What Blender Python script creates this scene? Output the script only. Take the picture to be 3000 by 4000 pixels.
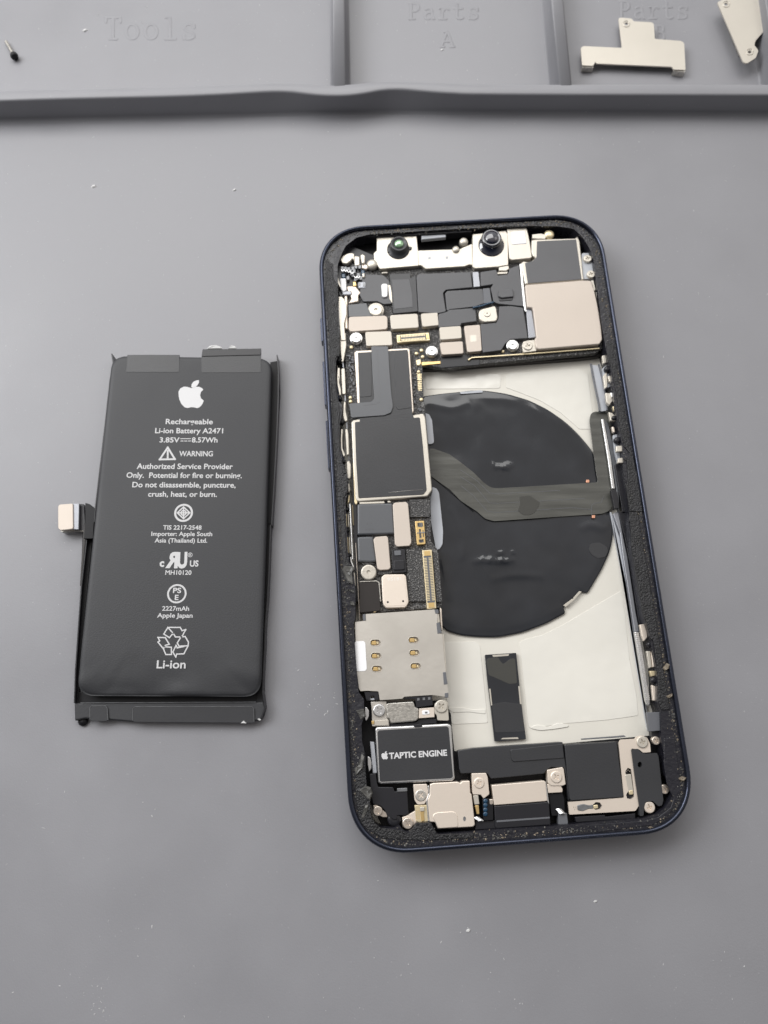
import bpy, bmesh, math, random
import numpy as np
from mathutils import Vector, Matrix, noise
random.seed(7)
sc = bpy.context.scene
for o in list(bpy.data.objects): bpy.data.objects.remove(o)

# ------------------------------------------------------------------ camera (all lengths in mm, scaled by S)
S = 0.01
F_PX, PITCH, YAW, CAM_H = 2994.7, 0.26216, -0.00759, 156.94
cam = bpy.data.cameras.new('camera'); camo = bpy.data.objects.new('camera', cam); sc.collection.objects.link(camo)
cam.sensor_fit = 'VERTICAL'; cam.sensor_height = 36; cam.lens = 36 * F_PX / 4000
cam.clip_start = 0.01; cam.clip_end = 500
camo.location = (0, 0, CAM_H * S); camo.rotation_euler = (PITCH, YAW, 0)
cam.dof.use_dof = True; cam.dof.focus_distance = 1.50; cam.dof.aperture_fstop = 2.4
sc.camera = camo
# ------------------------------------------------------------------ light
w = bpy.data.worlds.new('World'); sc.world = w; w.use_nodes = True
nt = w.node_tree; bg = nt.nodes['Background']
tc = nt.nodes.new('ShaderNodeTexCoord'); sx = nt.nodes.new('ShaderNodeSeparateXYZ'); mr = nt.nodes.new('ShaderNodeMapRange')
cr = nt.nodes.new('ShaderNodeValToRGB')
nt.links.new(tc.outputs['Generated'], sx.inputs[0]); nt.links.new(sx.outputs['Y'], mr.inputs[0])
mr.inputs[1].default_value = -0.9; mr.inputs[2].default_value = 0.9
nt.links.new(mr.outputs[0], cr.inputs[0]); nt.links.new(cr.outputs[0], bg.inputs[0])
e = cr.color_ramp.elements
e[0].position = 0.20; e[0].color = (0.05, 0.05, 0.055, 1)
e[1].position = 0.95; e[1].color = (0.95, 0.95, 0.95, 1)
m1 = e.new(0.42); m1.color = (0.40, 0.385, 0.375, 1)
m2 = e.new(0.62); m2.color = (0.78, 0.73, 0.68, 1)
bg.inputs[1].default_value = 0.86
def area(name, loc, tgt, sxy, power, col):
    l = bpy.data.lights.new(name, 'AREA'); l.shape = 'RECTANGLE'; l.size, l.size_y = sxy[0]*S, sxy[1]*S
    l.energy = power; l.color = col
    o = bpy.data.objects.new(name, l); sc.collection.objects.link(o); o.location = Vector(loc)*S
    o.rotation_euler = (Vector(tgt)-Vector(loc)).to_track_quat('-Z', 'Y').to_euler()
    return o
area('ceiling_light_panel', (-100, 400, 430), (0, 60, 0), (520, 300), 185, (1.0, 0.99, 0.97))
area('left_light_panel', (-400, 205, 360), (-60, 0, 0), (260, 260), 175, (0.97, 0.985, 1.0))
area('rim_highlight_panel', (160, -420, 260), (30, -20, 0), (110, 22), 5.0, (0.93, 0.96, 1.0))  # small panel added to put a highlight along the frame's lower rim
area('right_light_panel', (360, 320, 430), (20, 60, 0), (220, 220), 16, (1.0, 0.98, 0.95))
sc.view_settings.view_transform = 'Standard'; sc.view_settings.look = 'None'
sc.view_settings.exposure = 0.0; sc.view_settings.gamma = 1; sc.view_settings.use_curve_mapping = False
sc.render.engine = 'CYCLES'

# ------------------------------------------------------------------ measuring: photo frames -> points on a plane at height z
RM = (Matrix.Rotation(YAW, 3, 'Y') @ Matrix.Rotation(PITCH, 3, 'X'))
FR = {'s': (0, 0, 1), 'A': (1200, 800, 2.5523), 'A2': (1200, 830, 4.1475), 'B': (1800, 800, 2.5523), 'B2': (1600, 850, 3.0164),
      'C': (1200, 1300, 2.5523), 'D': (1800, 1300, 2.5523), 'E': (1200, 1800, 2.5523), 'F': (1800, 1800, 2.0738),
      'G': (1250, 2300, 2.5523), 'H': (1800, 2400, 1.7463), 'I': (1300, 2750, 2.5523), 'J': (1850, 2850, 1.8433),
      'K': (2200, 1200, 2.765), 'L': (2300, 2000, 2.458), 'M': (200, 1300, 1.7463), 'N': (200, 2050, 1.7463),
      'O': (0, 0, 1.106), 'Q': (1500, 0, 1.106), 'V': (1200, 2100, 2.95)}
def px(fr, p):
    ox, oy, s = FR[fr]; return (ox + p[0]/s, oy + p[1]/s)
def P(fr, p, z):
    """the point of the place, z mm above the mat, seen at p"""
    x, y = px(fr, p)
    d = RM @ Vector(((x-1500)/F_PX, -(y-2000)/F_PX, -1))
    t = (z - CAM_H) / d.z
    return Vector((d.x*t, d.y*t, z))
def mmpp(fr, p, z):
    """mm per frame unit around p"""
    a = P(fr, p, z); b = P(fr, (p[0]+10, p[1]), z); return (b-a).length/10

# ------------------------------------------------------------------ materials
def lin(h):
    h = h.lstrip('#'); r = []
    for i in (0, 2, 4):
        v = int(h[i:i+2], 16)/255; r.append(v/12.92 if v <= .04045 else ((v+.055)/1.055)**2.4)
    return (*r, 1)
def mat(name, col, rough=.5, metal=0., spec=.5, bump=0., bscale=200., var=0., vscale=30., coat=0., aniso=None, detail=6, rvar=0., bd=.002, speck=None):
    m = bpy.data.materials.new(name); m.use_nodes = True; n = m.node_tree; b = n.nodes['Principled BSDF']
    c = lin(col) if isinstance(col, str) else (*col, 1)
    b.inputs['Base Color'].default_value = c; b.inputs['Roughness'].default_value = rough
    b.inputs['Metallic'].default_value = metal; b.inputs['Specular IOR Level'].default_value = spec
    b.inputs['Coat Weight'].default_value = coat; b.inputs['Coat Roughness'].default_value = .12
    t = n.nodes.new('ShaderNodeTexCoord')
    src = t.outputs['Object']
    if aniso:
        mp = n.nodes.new('ShaderNodeMapping'); mp.inputs['Scale'].default_value = aniso
        n.links.new(src, mp.inputs[0]); src = mp.outputs[0]
    if var or rvar:
        q = n.nodes.new('ShaderNodeTexNoise'); q.inputs['Scale'].default_value = vscale; q.inputs['Detail'].default_value = 5
        n.links.new(src, q.inputs['Vector'])
        if var:
            mr = n.nodes.new('ShaderNodeMapRange'); mr.inputs[1].default_value = .3; mr.inputs[2].default_value = .7
            mr.inputs[3].default_value = 1-var; mr.inputs[4].default_value = 1+var
            n.links.new(q.outputs[0], mr.inputs[0])
            mx = n.nodes.new('ShaderNodeVectorMath'); mx.operation = 'SCALE'; mx.inputs[0].default_value = c[:3]
            n.links.new(mr.outputs[0], mx.inputs['Scale']); n.links.new(mx.outputs[0], b.inputs['Base Color'])
        if rvar:
            mr = n.nodes.new('ShaderNodeMapRange'); mr.inputs[1].default_value = .3; mr.inputs[2].default_value = .7
            mr.inputs[3].default_value = max(.03, rough-rvar); mr.inputs[4].default_value = rough+rvar
            n.links.new(q.outputs[0], mr.inputs[0]); n.links.new(mr.outputs[0], b.inputs['Roughness'])
    if speck:   # pale grains: (scale, threshold, colour)
        q = n.nodes.new('ShaderNodeTexNoise'); q.inputs['Scale'].default_value = speck[0]; q.inputs['Detail'].default_value = 2
        n.links.new(src, q.inputs['Vector']); mr = n.nodes.new('ShaderNodeMapRange')
        mr.inputs[1].default_value = speck[1]; mr.inputs[2].default_value = speck[1]+.05
        n.links.new(q.outputs[0], mr.inputs[0]); mx = n.nodes.new('ShaderNodeMix'); mx.data_type = 'RGBA'
        n.links.new(mr.outputs[0], mx.inputs[0]); mx.inputs[6].default_value = c; mx.inputs[7].default_value = (*speck[2], 1)
        if b.inputs['Base Color'].is_linked: n.links.new(b.inputs['Base Color'].links[0].from_socket, mx.inputs[6])
        n.links.new(mx.outputs[2], b.inputs['Base Color'])
    if bump:
        q = n.nodes.new('ShaderNodeTexNoise'); q.inputs['Scale'].default_value = bscale; q.inputs['Detail'].default_value = detail
        n.links.new(src, q.inputs['Vector'])
        bp = n.nodes.new('ShaderNodeBump'); bp.inputs['Strength'].default_value = bump; bp.inputs['Distance'].default_value = bd
        n.links.new(q.outputs[0], bp.inputs['Height']); n.links.new(bp.outputs[0], b.inputs['Normal'])
    return m
M = {
 'mat': mat('mat_silicone', (.268, .268, .287),   .40, spec=.45, bump=.12, bscale=330, detail=3, var=.05, vscale=4.5, rvar=.08, speck=(210, .735, (.42, .42, .44))),
 'navy': mat('navy_aluminium', (.040, .046, .068), .20, metal=.8, bump=.06, bscale=300, spec=.7, rvar=.08, vscale=14),
 'ledge': mat('ledge_black', (.014, .014, .020), .30, spec=.5, bump=.45, bscale=140, bd=.003, rvar=.15, vscale=40, speck=(230, .70, (.09, .085, .075))),
 'foam': mat('foam_gasket', (.013, .013, .015), .42, bump=.8, bscale=260, bd=.004, var=.5, vscale=60, speck=(330, .68, (.08, .078, .07))),
 'crumb': mat('residue_dark', (.10, .098, .092), .35, var=.7, vscale=40),
 'crumbl': mat('residue_tan', (.24, .20, .15), .5, var=.6, vscale=25),
 'floor': mat('back_sheet', (.735, .71, .645), .38, spec=.3, bump=.10, bscale=9, var=.04, vscale=4, rvar=.1),
 'film': mat('glossy_film', (.77, .75, .69), .13, spec=.6, bump=.6, bscale=6, bd=.008, detail=3, var=.03, vscale=7),
 'coil': mat('coil_sheet', (.020, .022, .027), .13, spec=.55, bump=.6, bscale=4.5, bd=.010, detail=2, rvar=.07, vscale=9, var=.2),
 'ribbon': mat('olive_ribbon', (.085, .085, .077), .24, spec=.5, bump=.4, bscale=8, aniso=(1, 9, 1), var=.3, vscale=6),
 'gluep': mat('glue_smear', (.055, .055, .05), .15, spec=.6, bump=.3, bscale=30),
 'flexg': mat('grey_flex', (.10, .105, .115), .34, spec=.6, bump=.05, bscale=60, aniso=(1, 20, 1)),
 'flexl': mat('light_flex', (.33, .34, .37), .35, metal=.5),
 'tape': mat('black_tape', (.036, .037, .041), .36, spec=.5, bump=.10, bscale=300, detail=2, var=.08, vscale=9),
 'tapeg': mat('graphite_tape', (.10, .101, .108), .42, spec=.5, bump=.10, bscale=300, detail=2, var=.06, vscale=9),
 'pouch': mat('battery_pouch', (.036, .037, .041), .52, spec=.45, bump=.13, bscale=320, detail=2, var=.06, vscale=5, rvar=.04),
 'blk': mat('black_plastic', (.014, .014, .018), .34, spec=.5, bump=.05, bscale=80),
 'dark': mat('deep_black', (.008, .008, .010), .5, spec=.3),
 'pcb': mat('speckled_board', (.035, .034, .035), .36, spec=.7, bump=1., bscale=330, bd=.004, detail=3, speck=(330, .56, (.20, .195, .19))),
 'brown': mat('brown_board', (.022, .018, .017), .35, spec=.5),
 'cream': mat('cream_metal', (.84, .745, .65), .42, metal=.5, bump=.04, bscale=120, var=.02, vscale=10),
 'pad': mat('cream_pad', (.60, .53, .465), .5, metal=.25, bump=.05, bscale=260, var=.02, vscale=10),  # darker than cream_metal to offset strong lamp light on these parts
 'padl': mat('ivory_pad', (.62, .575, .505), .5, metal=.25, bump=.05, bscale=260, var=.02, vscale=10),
 'pale': mat('pale_metal', (.63, .59, .52), .38, metal=.5, bump=.04, bscale=120, var=.03, vscale=9),
 'steel': mat('brushed_steel', (.66, .63, .58), .38, metal=.8, bump=.10, bscale=90, var=.03, vscale=12, rvar=.04),
 'silver': mat('silver_metal', (.72, .72, .72), .27, metal=.9, bump=.08, bscale=60),
 'grain': mat('grainy_steel', (.52, .50, .46), .36, metal=.8, bump=.35, bscale=170, var=.22, vscale=150, detail=2),
 'gold': mat('gold_contact', (.78, .56, .25), .32, metal=.75),
 'goldl': mat('pale_gold', (.82, .70, .46), .35, metal=.6),
 'copper': mat('copper_tip', (.80, .42, .28), .35, metal=.7),
 'white': mat('white_label', (.90, .90, .92), .5),
 'paleg': mat('pale_grey_tape', (.46, .48, .52), .4, spec=.5),
 'greyp': mat('grey_plastic', (.13, .135, .15), .45),
 'glassd': mat('navy_lens_glass', (.006, .008, .02), .06, spec=.9, coat=1),
 'glassg': mat('green_lens_glint', (.25, .42, .25), .08, spec=.9, coat=1, metal=.5),  # green reflected glint set as the lens base colour
 'blue': mat('blue_resin', (.012, .05, .10), .22, spec=.7),
 'cap': mat('chip_capacitor', (.22, .225, .235), .35, metal=.4, var=.3, vscale=60),
 'screwm': mat('warm_screw', (.72, .64, .56), .30, metal=.85),
 'ink': mat('white_ink', (.58, .58, .59), .5),
 'iteng': mat('pale_ink', (.66, .66, .67), .5),
 'etch': mat('etched_text', (.88, .84, .78), .6, metal=.2),
 'lint': mat('lint_white', (.60, .60, .60), .7),
 'table': mat('table_laminate', (.35, .35, .34), .5, var=.05, vscale=2),
}

# ------------------------------------------------------------------ builders
W0 = {}          # world origin (mm) of each object
def link(o, parent, org):
    sc.collection.objects.link(o); W0[o.name] = Vector(org)
    if parent: o.parent = parent; o.location = (Vector(org)-W0[parent.name])*S
    else: o.location = Vector(org)*S
    return o
def empty(name, org, label=None, cat=None, group=None, parent=None):
    o = bpy.data.objects.new(name, None); o.empty_display_size = .05
    link(o, parent, org)
    if label: o['label'] = label
    if cat: o['category'] = cat
    if group: o['group'] = group
    return o
def meshobj(name, verts, faces, m, parent=None, org=None, smooth=False, label=None):
    vs = [Vector(v) for v in verts]
    if org is None:
        lo = Vector([min(v[i] for v in vs) for i in range(3)]); hi = Vector([max(v[i] for v in vs) for i in range(3)])
        org = Vector(((lo.x+hi.x)/2, (lo.y+hi.y)/2, lo.z))
    me = bpy.data.meshes.new(name); me.from_pydata([(v-org)*S for v in vs], [], faces); me.materials.append(M[m])
    me.validate(); me.update()
    bm = bmesh.new(); bm.from_mesh(me); bmesh.ops.recalc_face_normals(bm, faces=bm.faces)
    if smooth:
        for f in bm.faces: f.smooth = True
    bm.to_mesh(me); bm.free()
    o = bpy.data.objects.new(name, me); link(o, parent, org)
    if label: o['label'] = label
    return o
def rnd(pts, r, n=4):
    """round the corners of a closed outline"""
    out = []; N = len(pts)
    for i in range(N):
        a, b, c = Vector(pts[i-1][:2]), Vector(pts[i][:2]), Vector(pts[(i+1) % N][:2])
        u, v = a-b, c-b
        k = min(r, u.length*.45, v.length*.45)
        p, q = b+u.normalized()*k, b+v.normalized()*k
        for j in range(n+1):
            t = j/n; out.append(tuple((1-t)**2*p + 2*t*(1-t)*b + t*t*q))
    return out
def area2(p): return sum(p[i-1][0]*p[i][1]-p[i][0]*p[i-1][1] for i in range(len(p)))
def inset(p, d):
    """move an outline inwards by d (mm)"""
    s = 1 if area2(p) > 0 else -1; N = len(p); out = []
    for i in range(N):
        a, b, c = Vector(p[i-1][:2]), Vector(p[i][:2]), Vector(p[(i+1) % N][:2])
        u = (b-a); v = (c-b)
        if u.length < 1e-7: u = v
        if v.length < 1e-7: v = u
        u.normalize(); v.normalize()
        n1, n2 = Vector((-u.y, u.x))*s, Vector((-v.y, v.x))*s
        m = n1+n2
        if m.length < .3: m = n1
        m.normalize(); k = min(1/max(m.dot(n1), .5), 1.6)
        out.append(b+m*d*k)
    return out
def solid(name, raw, z0, z1, m, parent, bev=.07, label=None, r=0):
    """prism over a mm outline from z0 to z1 with a softened top edge"""
    bev = min(bev, (z1-z0)*.45)
    sh = (lambda q: rnd([tuple(p[:2]) for p in q], r)) if r else (lambda q: q)
    ring = sh(raw)
    N = len(ring); L = [[(p[0], p[1], z0) for p in ring], [(p[0], p[1], z1-bev) for p in ring]]
    L.append([(p[0], p[1], z1-bev*.3) for p in sh(inset(raw, bev*.3))])
    L.append([(p[0], p[1], z1) for p in sh(inset(raw, bev))])
    vs = [v for l in L for v in l]; fs = []
    for k in range(3):
        for i in range(N):
            j = (i+1) % N; fs.append((k*N+i, k*N+j, (k+1)*N+j, (k+1)*N+i))
    fs.append(tuple(range(3*N, 4*N)))
    o = meshobj(name, vs, fs, m, parent, label=label)
    for i, pl in enumerate(o.data.polygons): pl.use_smooth = N <= i < 3*N
    return o
def slab(name, fr, pts, z, th, m, parent, r=5, bev=.07, label=None):
    ring = [P(fr, p, z) for p in pts]
    return solid(name, [(v.x, v.y) for v in ring], z-th, z, m, parent, bev, label, r*mmpp(fr, pts[0], z))
def box4(name, fr, x0, y0, x1, y1, z, th, m, parent, r=3, bev=.05, label=None):
    return slab(name, fr, [(x0, y0), (x1, y0), (x1, y1), (x0, y1)], z, th, m, parent, r, bev, label)
def plate(name, outer, holes, z, th, m, parent, label=None):
    """flat plate with real openings; outlines in mm"""
    cu = bpy.data.curves.new(name, 'CURVE'); cu.dimensions = '2D'; cu.fill_mode = 'BOTH'; cu.extrude = th/2
    for lp in [outer]+holes:
        sp = cu.splines.new('POLY'); sp.points.add(len(lp)-1); sp.use_cyclic_u = True
        for i, p in enumerate(lp): sp.points[i].co = (p[0], p[1], 0, 1)
    t = bpy.data.objects.new('tmp', cu); sc.collection.objects.link(t)
    dg = bpy.context.evaluated_depsgraph_get(); me = bpy.data.meshes.new_from_object(t.evaluated_get(dg))
    vs = [Vector((v.co.x, v.co.y, v.co.z+z-th/2)) for v in me.vertices]; fs = [tuple(p.vertices) for p in me.polygons]
    bpy.data.objects.remove(t); bpy.data.curves.remove(cu); bpy.data.meshes.remove(me)
    return meshobj(name, vs, fs, m, parent, label=label)
def plate_px(name, fr, pts, holes, z, th, m, parent, r=5, label=None):
    f = lambda l, rr: [tuple(P(fr, p, z)[:2]) for p in (rnd(l, rr) if rr else l)]
    return plate(name, f(pts, r), [f(h, 0) for h in holes], z, th, m, parent, label)
def circ(c, r, n=24, ry=None):
    ry = ry or r
    return [(c[0]+r*math.cos(2*math.pi*i/n), c[1]+ry*math.sin(2*math.pi*i/n)) for i in range(n)]
def lathe(name, c, prof, m, parent, n=28, label=None):
    """c = centre (mm, z base); prof = [(r, z)] """
    vs, fs = [], []
    for r, z in prof:
        for i in range(n):
            a = 2*math.pi*i/n; vs.append((c[0]+r*math.cos(a), c[1]+r*math.sin(a), z))
    for k in range(len(prof)-1):
        for i in range(n):
            j = (i+1) % n; fs.append((k*n+i, k*n+j, (k+1)*n+j, (k+1)*n+i))
    fs.append(tuple(range((len(prof)-1)*n, len(prof)*n))); fs.append(tuple(range(n))[::-1])
    o = meshobj(name, vs, fs, m, parent, label=label)
    for pl in o.data.polygons: pl.use_smooth = len(pl.vertices) == 4
    return o
def screw(fr, c, r, z, m, parent, kind='cross', rot=.3, name='screw', label=None):
    """pan head with a real recess"""
    q = P(fr, c, z); R = r*mmpp(fr, c, z)
    vs, fs = [], []; n = 28
    prof = [(R, z-.9), (R, z-.16), (R*.95, z-.06), (R*.84, z)]
    for rr, zz in prof:
        for i in range(n):
            a = 2*math.pi*i/n; vs.append((q.x+rr*math.cos(a), q.y+rr*math.sin(a), zz))
    for k in range(3):
        for i in range(n):
            j = (i+1) % n; fs.append((k*n+i, k*n+j, (k+1)*n+j, (k+1)*n+i))
    # recess outline sampled at the same n angles
    inner = []
    for i in range(n):
        a = 2*math.pi*i/n
        if kind == 'cross':
            t = (a-rot) % (math.pi/2); t = min(t, math.pi/2-t); rr = min(R*.55, R*.13/max(math.sin(t), .05)) if t > .001 else R*.55
            rr = max(rr, R*.17)
        else: rr = R*.26
        inner.append((rr, a))
    b0 = len(vs)
    for rr, a in inner: vs.append((q.x+rr*math.cos(a), q.y+rr*math.sin(a), z-.005))
    for rr, a in inner: vs.append((q.x+rr*.8*math.cos(a), q.y+rr*.8*math.sin(a), z-.28))
    for i in range(n):
        j = (i+1) % n
        fs.append((3*n+i, 3*n+j, b0+j, b0+i)); fs.append((b0+i, b0+j, b0+n+j, b0+n+i))
    fs.append(tuple(range(b0+n, b0+2*n)))
    o = meshobj(name, vs, fs, m, parent, label=label)
    for pl in o.data.polygons: pl.use_smooth = len(pl.vertices) == 4 and max(pl.vertices) < 4*n
    return o
FONTC = {}
def text(name, s, fr, a, b, cap, z, m, parent, bold=.0, mirror=False, shear=0, th=.02, label=None):
    """writing whose baseline runs from a to b (frame points), capitals cap frame units high"""
    cu = bpy.data.curves.new(name, 'FONT'); cu.body = s; cu.size = 1; cu.offset = bold; cu.shear = shear; cu.fill_mode = 'FRONT'; cu.resolution_u = 3
    t = bpy.data.objects.new('tmp', cu); sc.collection.objects.link(t)
    dg = bpy.context.evaluated_depsgraph_get(); me = bpy.data.meshes.new_from_object(t.evaluated_get(dg))
    co = [v.co.copy() for v in me.vertices]; fs = [tuple(p.vertices) for p in me.polygons]
    bpy.data.objects.remove(t); bpy.data.curves.remove(cu); bpy.data.meshes.remove(me)
    if not co: return None
    x0, x1 = min(c.x for c in co), max(c.x for c in co)
    A, B = P(fr, a, z), P(fr, b, z); ux = (B-A); L = ux.length; ux.normalize(); uy = Vector((-ux.y, ux.x, 0))
    k = L/(x1-x0); capm = (P(fr, ((a[0]+b[0])/2, (a[1]+b[1])/2-cap), z)-P(fr, ((a[0]+b[0])/2, (a[1]+b[1])/2), z)).length
    ky = capm/.70
    vs = []
    for c in co:
        x = (x1-c.x) if mirror else (c.x-x0)
        vs.append(A+ux*x*k+uy*c.y*ky+Vector((0, 0, 0)))
    o = meshobj(name, vs, fs, m, parent, label=label)
    for pl in o.data.polygons:
        if pl.normal.z < 0: o.data.flip_normals(); break
    return o
def joinm(name, parts, m, parent, label=None):
    """one mesh out of several (verts, faces) lists"""
    vs, fs = [], []
    for v, f in parts:
        b = len(vs); vs += v; fs += [tuple(i+b for i in q) for q in f]
    return meshobj(name, vs, fs, m, parent, label=label)
def pieces(name, parts, m, parent, label=None):
    """every piece its own part"""
    for v, f in parts: meshobj(name, v, f, m, parent, label=label)
def prism(ring, z0, z1):
    n = len(ring); v = [(p[0], p[1], z0) for p in ring]+[(p[0], p[1], z1) for p in ring]
    f = [(i, (i+1) % n, n+(i+1) % n, n+i) for i in range(n)]+[tuple(range(n, 2*n))]
    return v, f
def pprism(fr, pts, z, th, r=0):
    q = rnd(pts, r) if r else pts
    return prism([tuple(P(fr, p, z)[:2]) for p in q], z-th, z)
def strokes(fr, lines, wd, z, th=.02):
    out = []; k = 0
    for ln in lines:
        for a, b in zip(ln[:-1], ln[1:]):
            A, B = P(fr, a, z), P(fr, b, z); u = (B-A)
            if u.length < 1e-6: continue
            u.normalize(); n = Vector((-u.y, u.x, 0))*wd/2; e = u*wd*.5; k += 1; zz = z+.0015*(k % 7)
            out.append(prism([(A-e+n)[:2], (A-e-n)[:2], (B+e-n)[:2], (B+e+n)[:2]], z-th, zz))
    return out
def ringstroke(fr, c, r, wd, z, n=40):
    q = P(fr, c, z); k = mmpp(fr, c, z); R = r*k
    vs, fs = [], []
    for i in range(n):
        a = 2*math.pi*i/n
        for rr, zz in ((R-wd/2, z), (R+wd/2, z)): vs.append((q.x+rr*math.cos(a), q.y+rr*math.sin(a), zz))
    for i in range(n):
        j = (i+1) % n; fs.append((2*i, 2*i+1, 2*j+1, 2*j))
    return vs, fs
def tube(name, pts, r, m, parent, n=8, label=None, flat=1.):
    """round tube through mm points"""
    vs, fs = [], []; pts = [Vector(p) for p in pts]
    for i, p in enumerate(pts):
        t = (pts[min(i+1, len(pts)-1)]-pts[max(i-1, 0)]).normalized(); s = t.cross(Vector((0, 0, 1)))
        s = s.normalized() if s.length > 1e-4 else Vector((1, 0, 0)); u = s.cross(t)
        for k in range(n):
            a = 2*math.pi*k/n; vs.append(p+s*r*math.cos(a)+u*r*flat*math.sin(a))
    for i in range(len(pts)-1):
        for k in range(n):
            l = (k+1) % n; fs.append((i*n+k, i*n+l, (i+1)*n+l, (i+1)*n+k))
    fs.append(tuple(range(n))); fs.append(tuple(range((len(pts)-1)*n, len(pts)*n)))
    if name is None: return vs, fs
    return meshobj(name, vs, fs, m, parent, smooth=True, label=label)
def lump(c, r, seed):
    """one small irregular crumb"""
    R = random.Random(seed); v, f = [], []
    for i in range(6):
        a = 2*math.pi*i/6; k = r*R.uniform(.5, 1.25); v.append((c[0]+k*math.cos(a), c[1]+k*math.sin(a), c[2]-.02))
    for i in range(6):
        a = 2*math.pi*(i+.3)/6; k = r*R.uniform(.2, .7); v.append((c[0]+k*math.cos(a), c[1]+k*math.sin(a), c[2]+r*R.uniform(.3, .9)))
    for i in range(6): f.append((i, (i+1) % 6, 6+(i+1) % 6, 6+i))
    f.append(tuple(range(6, 12)))
    return v, f
APPLE = [(870,430),(868,402),(880,380),(905,367),(930,369),(957,378),(985,368),(1010,368),(1028,377),(1038,388),(1022,402),(1016,425),(1022,447),(1041,463),(1030,488),(1012,508),(995,514),(975,508),(955,507),(930,513),(910,508),(888,485),(874,455)]
LEAF = [(956,373),(957,352),(970,334),(988,325),(1007,322),(1008,340),(998,357),(984,370),(970,374)]

# ================================================================== SETTING
tb = meshobj('tabletop', [(-900, -700, -2.2), (900, -700, -2.2), (900, 900, -2.2), (-900, 900, -2.2), (-900, -700, -30), (900, -700, -30), (900, 900, -30), (-900, 900, -30)],
             [(0, 1, 2, 3), (4, 5, 1, 0), (5, 6, 2, 1), (6, 7, 3, 2), (7, 4, 0, 3)], 'table')
tb['kind'] = 'structure'
matr = empty('repair_mat', (0, 40, 0), 'large grey silicone work mat with raised compartment walls, under everything', 'mat')
ring = rnd([(-260, -150), (260, -150), (260, 245), (-260, 245)], 12, 8)
solid('mat_sheet', ring, -2, 0, 'mat', matr, bev=.4)
# compartment wall: straight foot, wavy top
FT = [(-700,455),(0,435),(300,426),(700,417),(950,408),(1090,400),(1180,396),(1260,398),(1350,408),(1420,413),(1500,412),(1570,404),(1659,389),(1740,387),(1840,395),(1960,403),(2160,407),(3318,410),(4300,414)]
BT = [(-700,410),(0,390),(300,384),(700,375),(950,367),(1090,361),(1180,358),(1260,358),(1350,362),(1420,366),(1500,362),(1570,356),(1659,350),(1740,351),(1840,354),(1960,358),(2160,362),(3318,362),(4300,366)]
def cubic(pts, n):
    out = []
    for i in range(len(pts)-1):
        p = [Vector(pts[max(i-1, 0)]), Vector(pts[i]), Vector(pts[i+1]), Vector(pts[min(i+2, len(pts)-1)])]
        for j in range(n):
            t = j/n
            out.append(tuple(.5*((2*p[1])+(p[2]-p[0])*t+(2*p[0]-5*p[1]+4*p[2]-p[3])*t*t+(3*p[1]-p[0]-3*p[2]+p[3])*t**3)))
    out.append(pts[-1]); return out
ZW = 6.0
ft, bt = cubic(FT, 5), cubic(BT, 5); vs, fs = [], []
for a, b in zip(ft, bt):
    A, B = P('O', a, ZW), P('O', b, ZW)
    fy = P('O', (a[0], 517-.02*a[0] if a[0] < 1659 else 484+.005*(a[0]-1659)), 0)
    A0 = Vector((A.x, fy.y, 0))
    vs += [(A0.x, A0.y-.9, -.05), (A0.x, A0.y-.25, .25), (A0.x, A0.y, .8), (A.x, A.y, ZW-.5), (A.x, A.y+.15, ZW-.15), (A.x, A.y+.5, ZW), (B.x, B.y-.5, ZW), (B.x, B.y-.15, ZW-.15), (B.x, B.y, ZW-.5), (B.x, B.y+.4, .6), (B.x, B.y+1., -.05)]
K = 11
for i in range(len(ft)-1):
    for k in range(K-1): fs.append((i*K+k, i*K+k+1, (i+1)*K+k+1, (i+1)*K+k))
fs.append(tuple(range(K))); fs.append(tuple(range((len(ft)-1)*K, len(ft)*K)))
meshobj('compartment_wall', vs, fs, 'mat', matr, smooth=True)
def divider(q0, q1, fr, yb):
    """q0,q1: left/right top edge at y=0 and at y=yb (frame)"""
    L = [P(fr, q0[0], ZW), P(fr, q0[1], ZW)]; R = [P(fr, q1[0], ZW), P(fr, q1[1], ZW)]
    vs, fs = [], []
    def ext(a, b, y): t = (y-a.y)/(b.y-a.y); return a+(b-a)*t
    y0 = L[1].y-1.5
    for y in (y0, 236):
        l, r = ext(L[0], L[1], y), ext(R[0], R[1], y)
        vs += [(l.x-1, y, -.05), (l.x-.35, y, .5), (l.x, y, ZW-.5), (l.x+.15, y, ZW-.17), (l.x+.5, y, ZW-.02), (r.x-.5, y, ZW-.02), (r.x-.15, y, ZW-.17), (r.x, y, ZW-.5), (r.x+.35, y, .5), (r.x+1, y, -.05)]
    for k in range(9): fs.append((k, k+1, 10+k+1, 10+k))
    fs += [tuple(range(10)), tuple(range(10, 20))]
    meshobj('divider', vs, fs, 'mat', matr, smooth=True)
divider(((1435, 0), (1437, 362)), ((1490, 0), (1496, 362)), 'O', 362)
divider(((722, 0), (757, 360)), ((777, 0), (813, 360)), 'Q', 360)
divider(((1648, 0), (1700, 360)), ((1703, 0), (1757, 360)), 'Q', 360)
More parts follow.
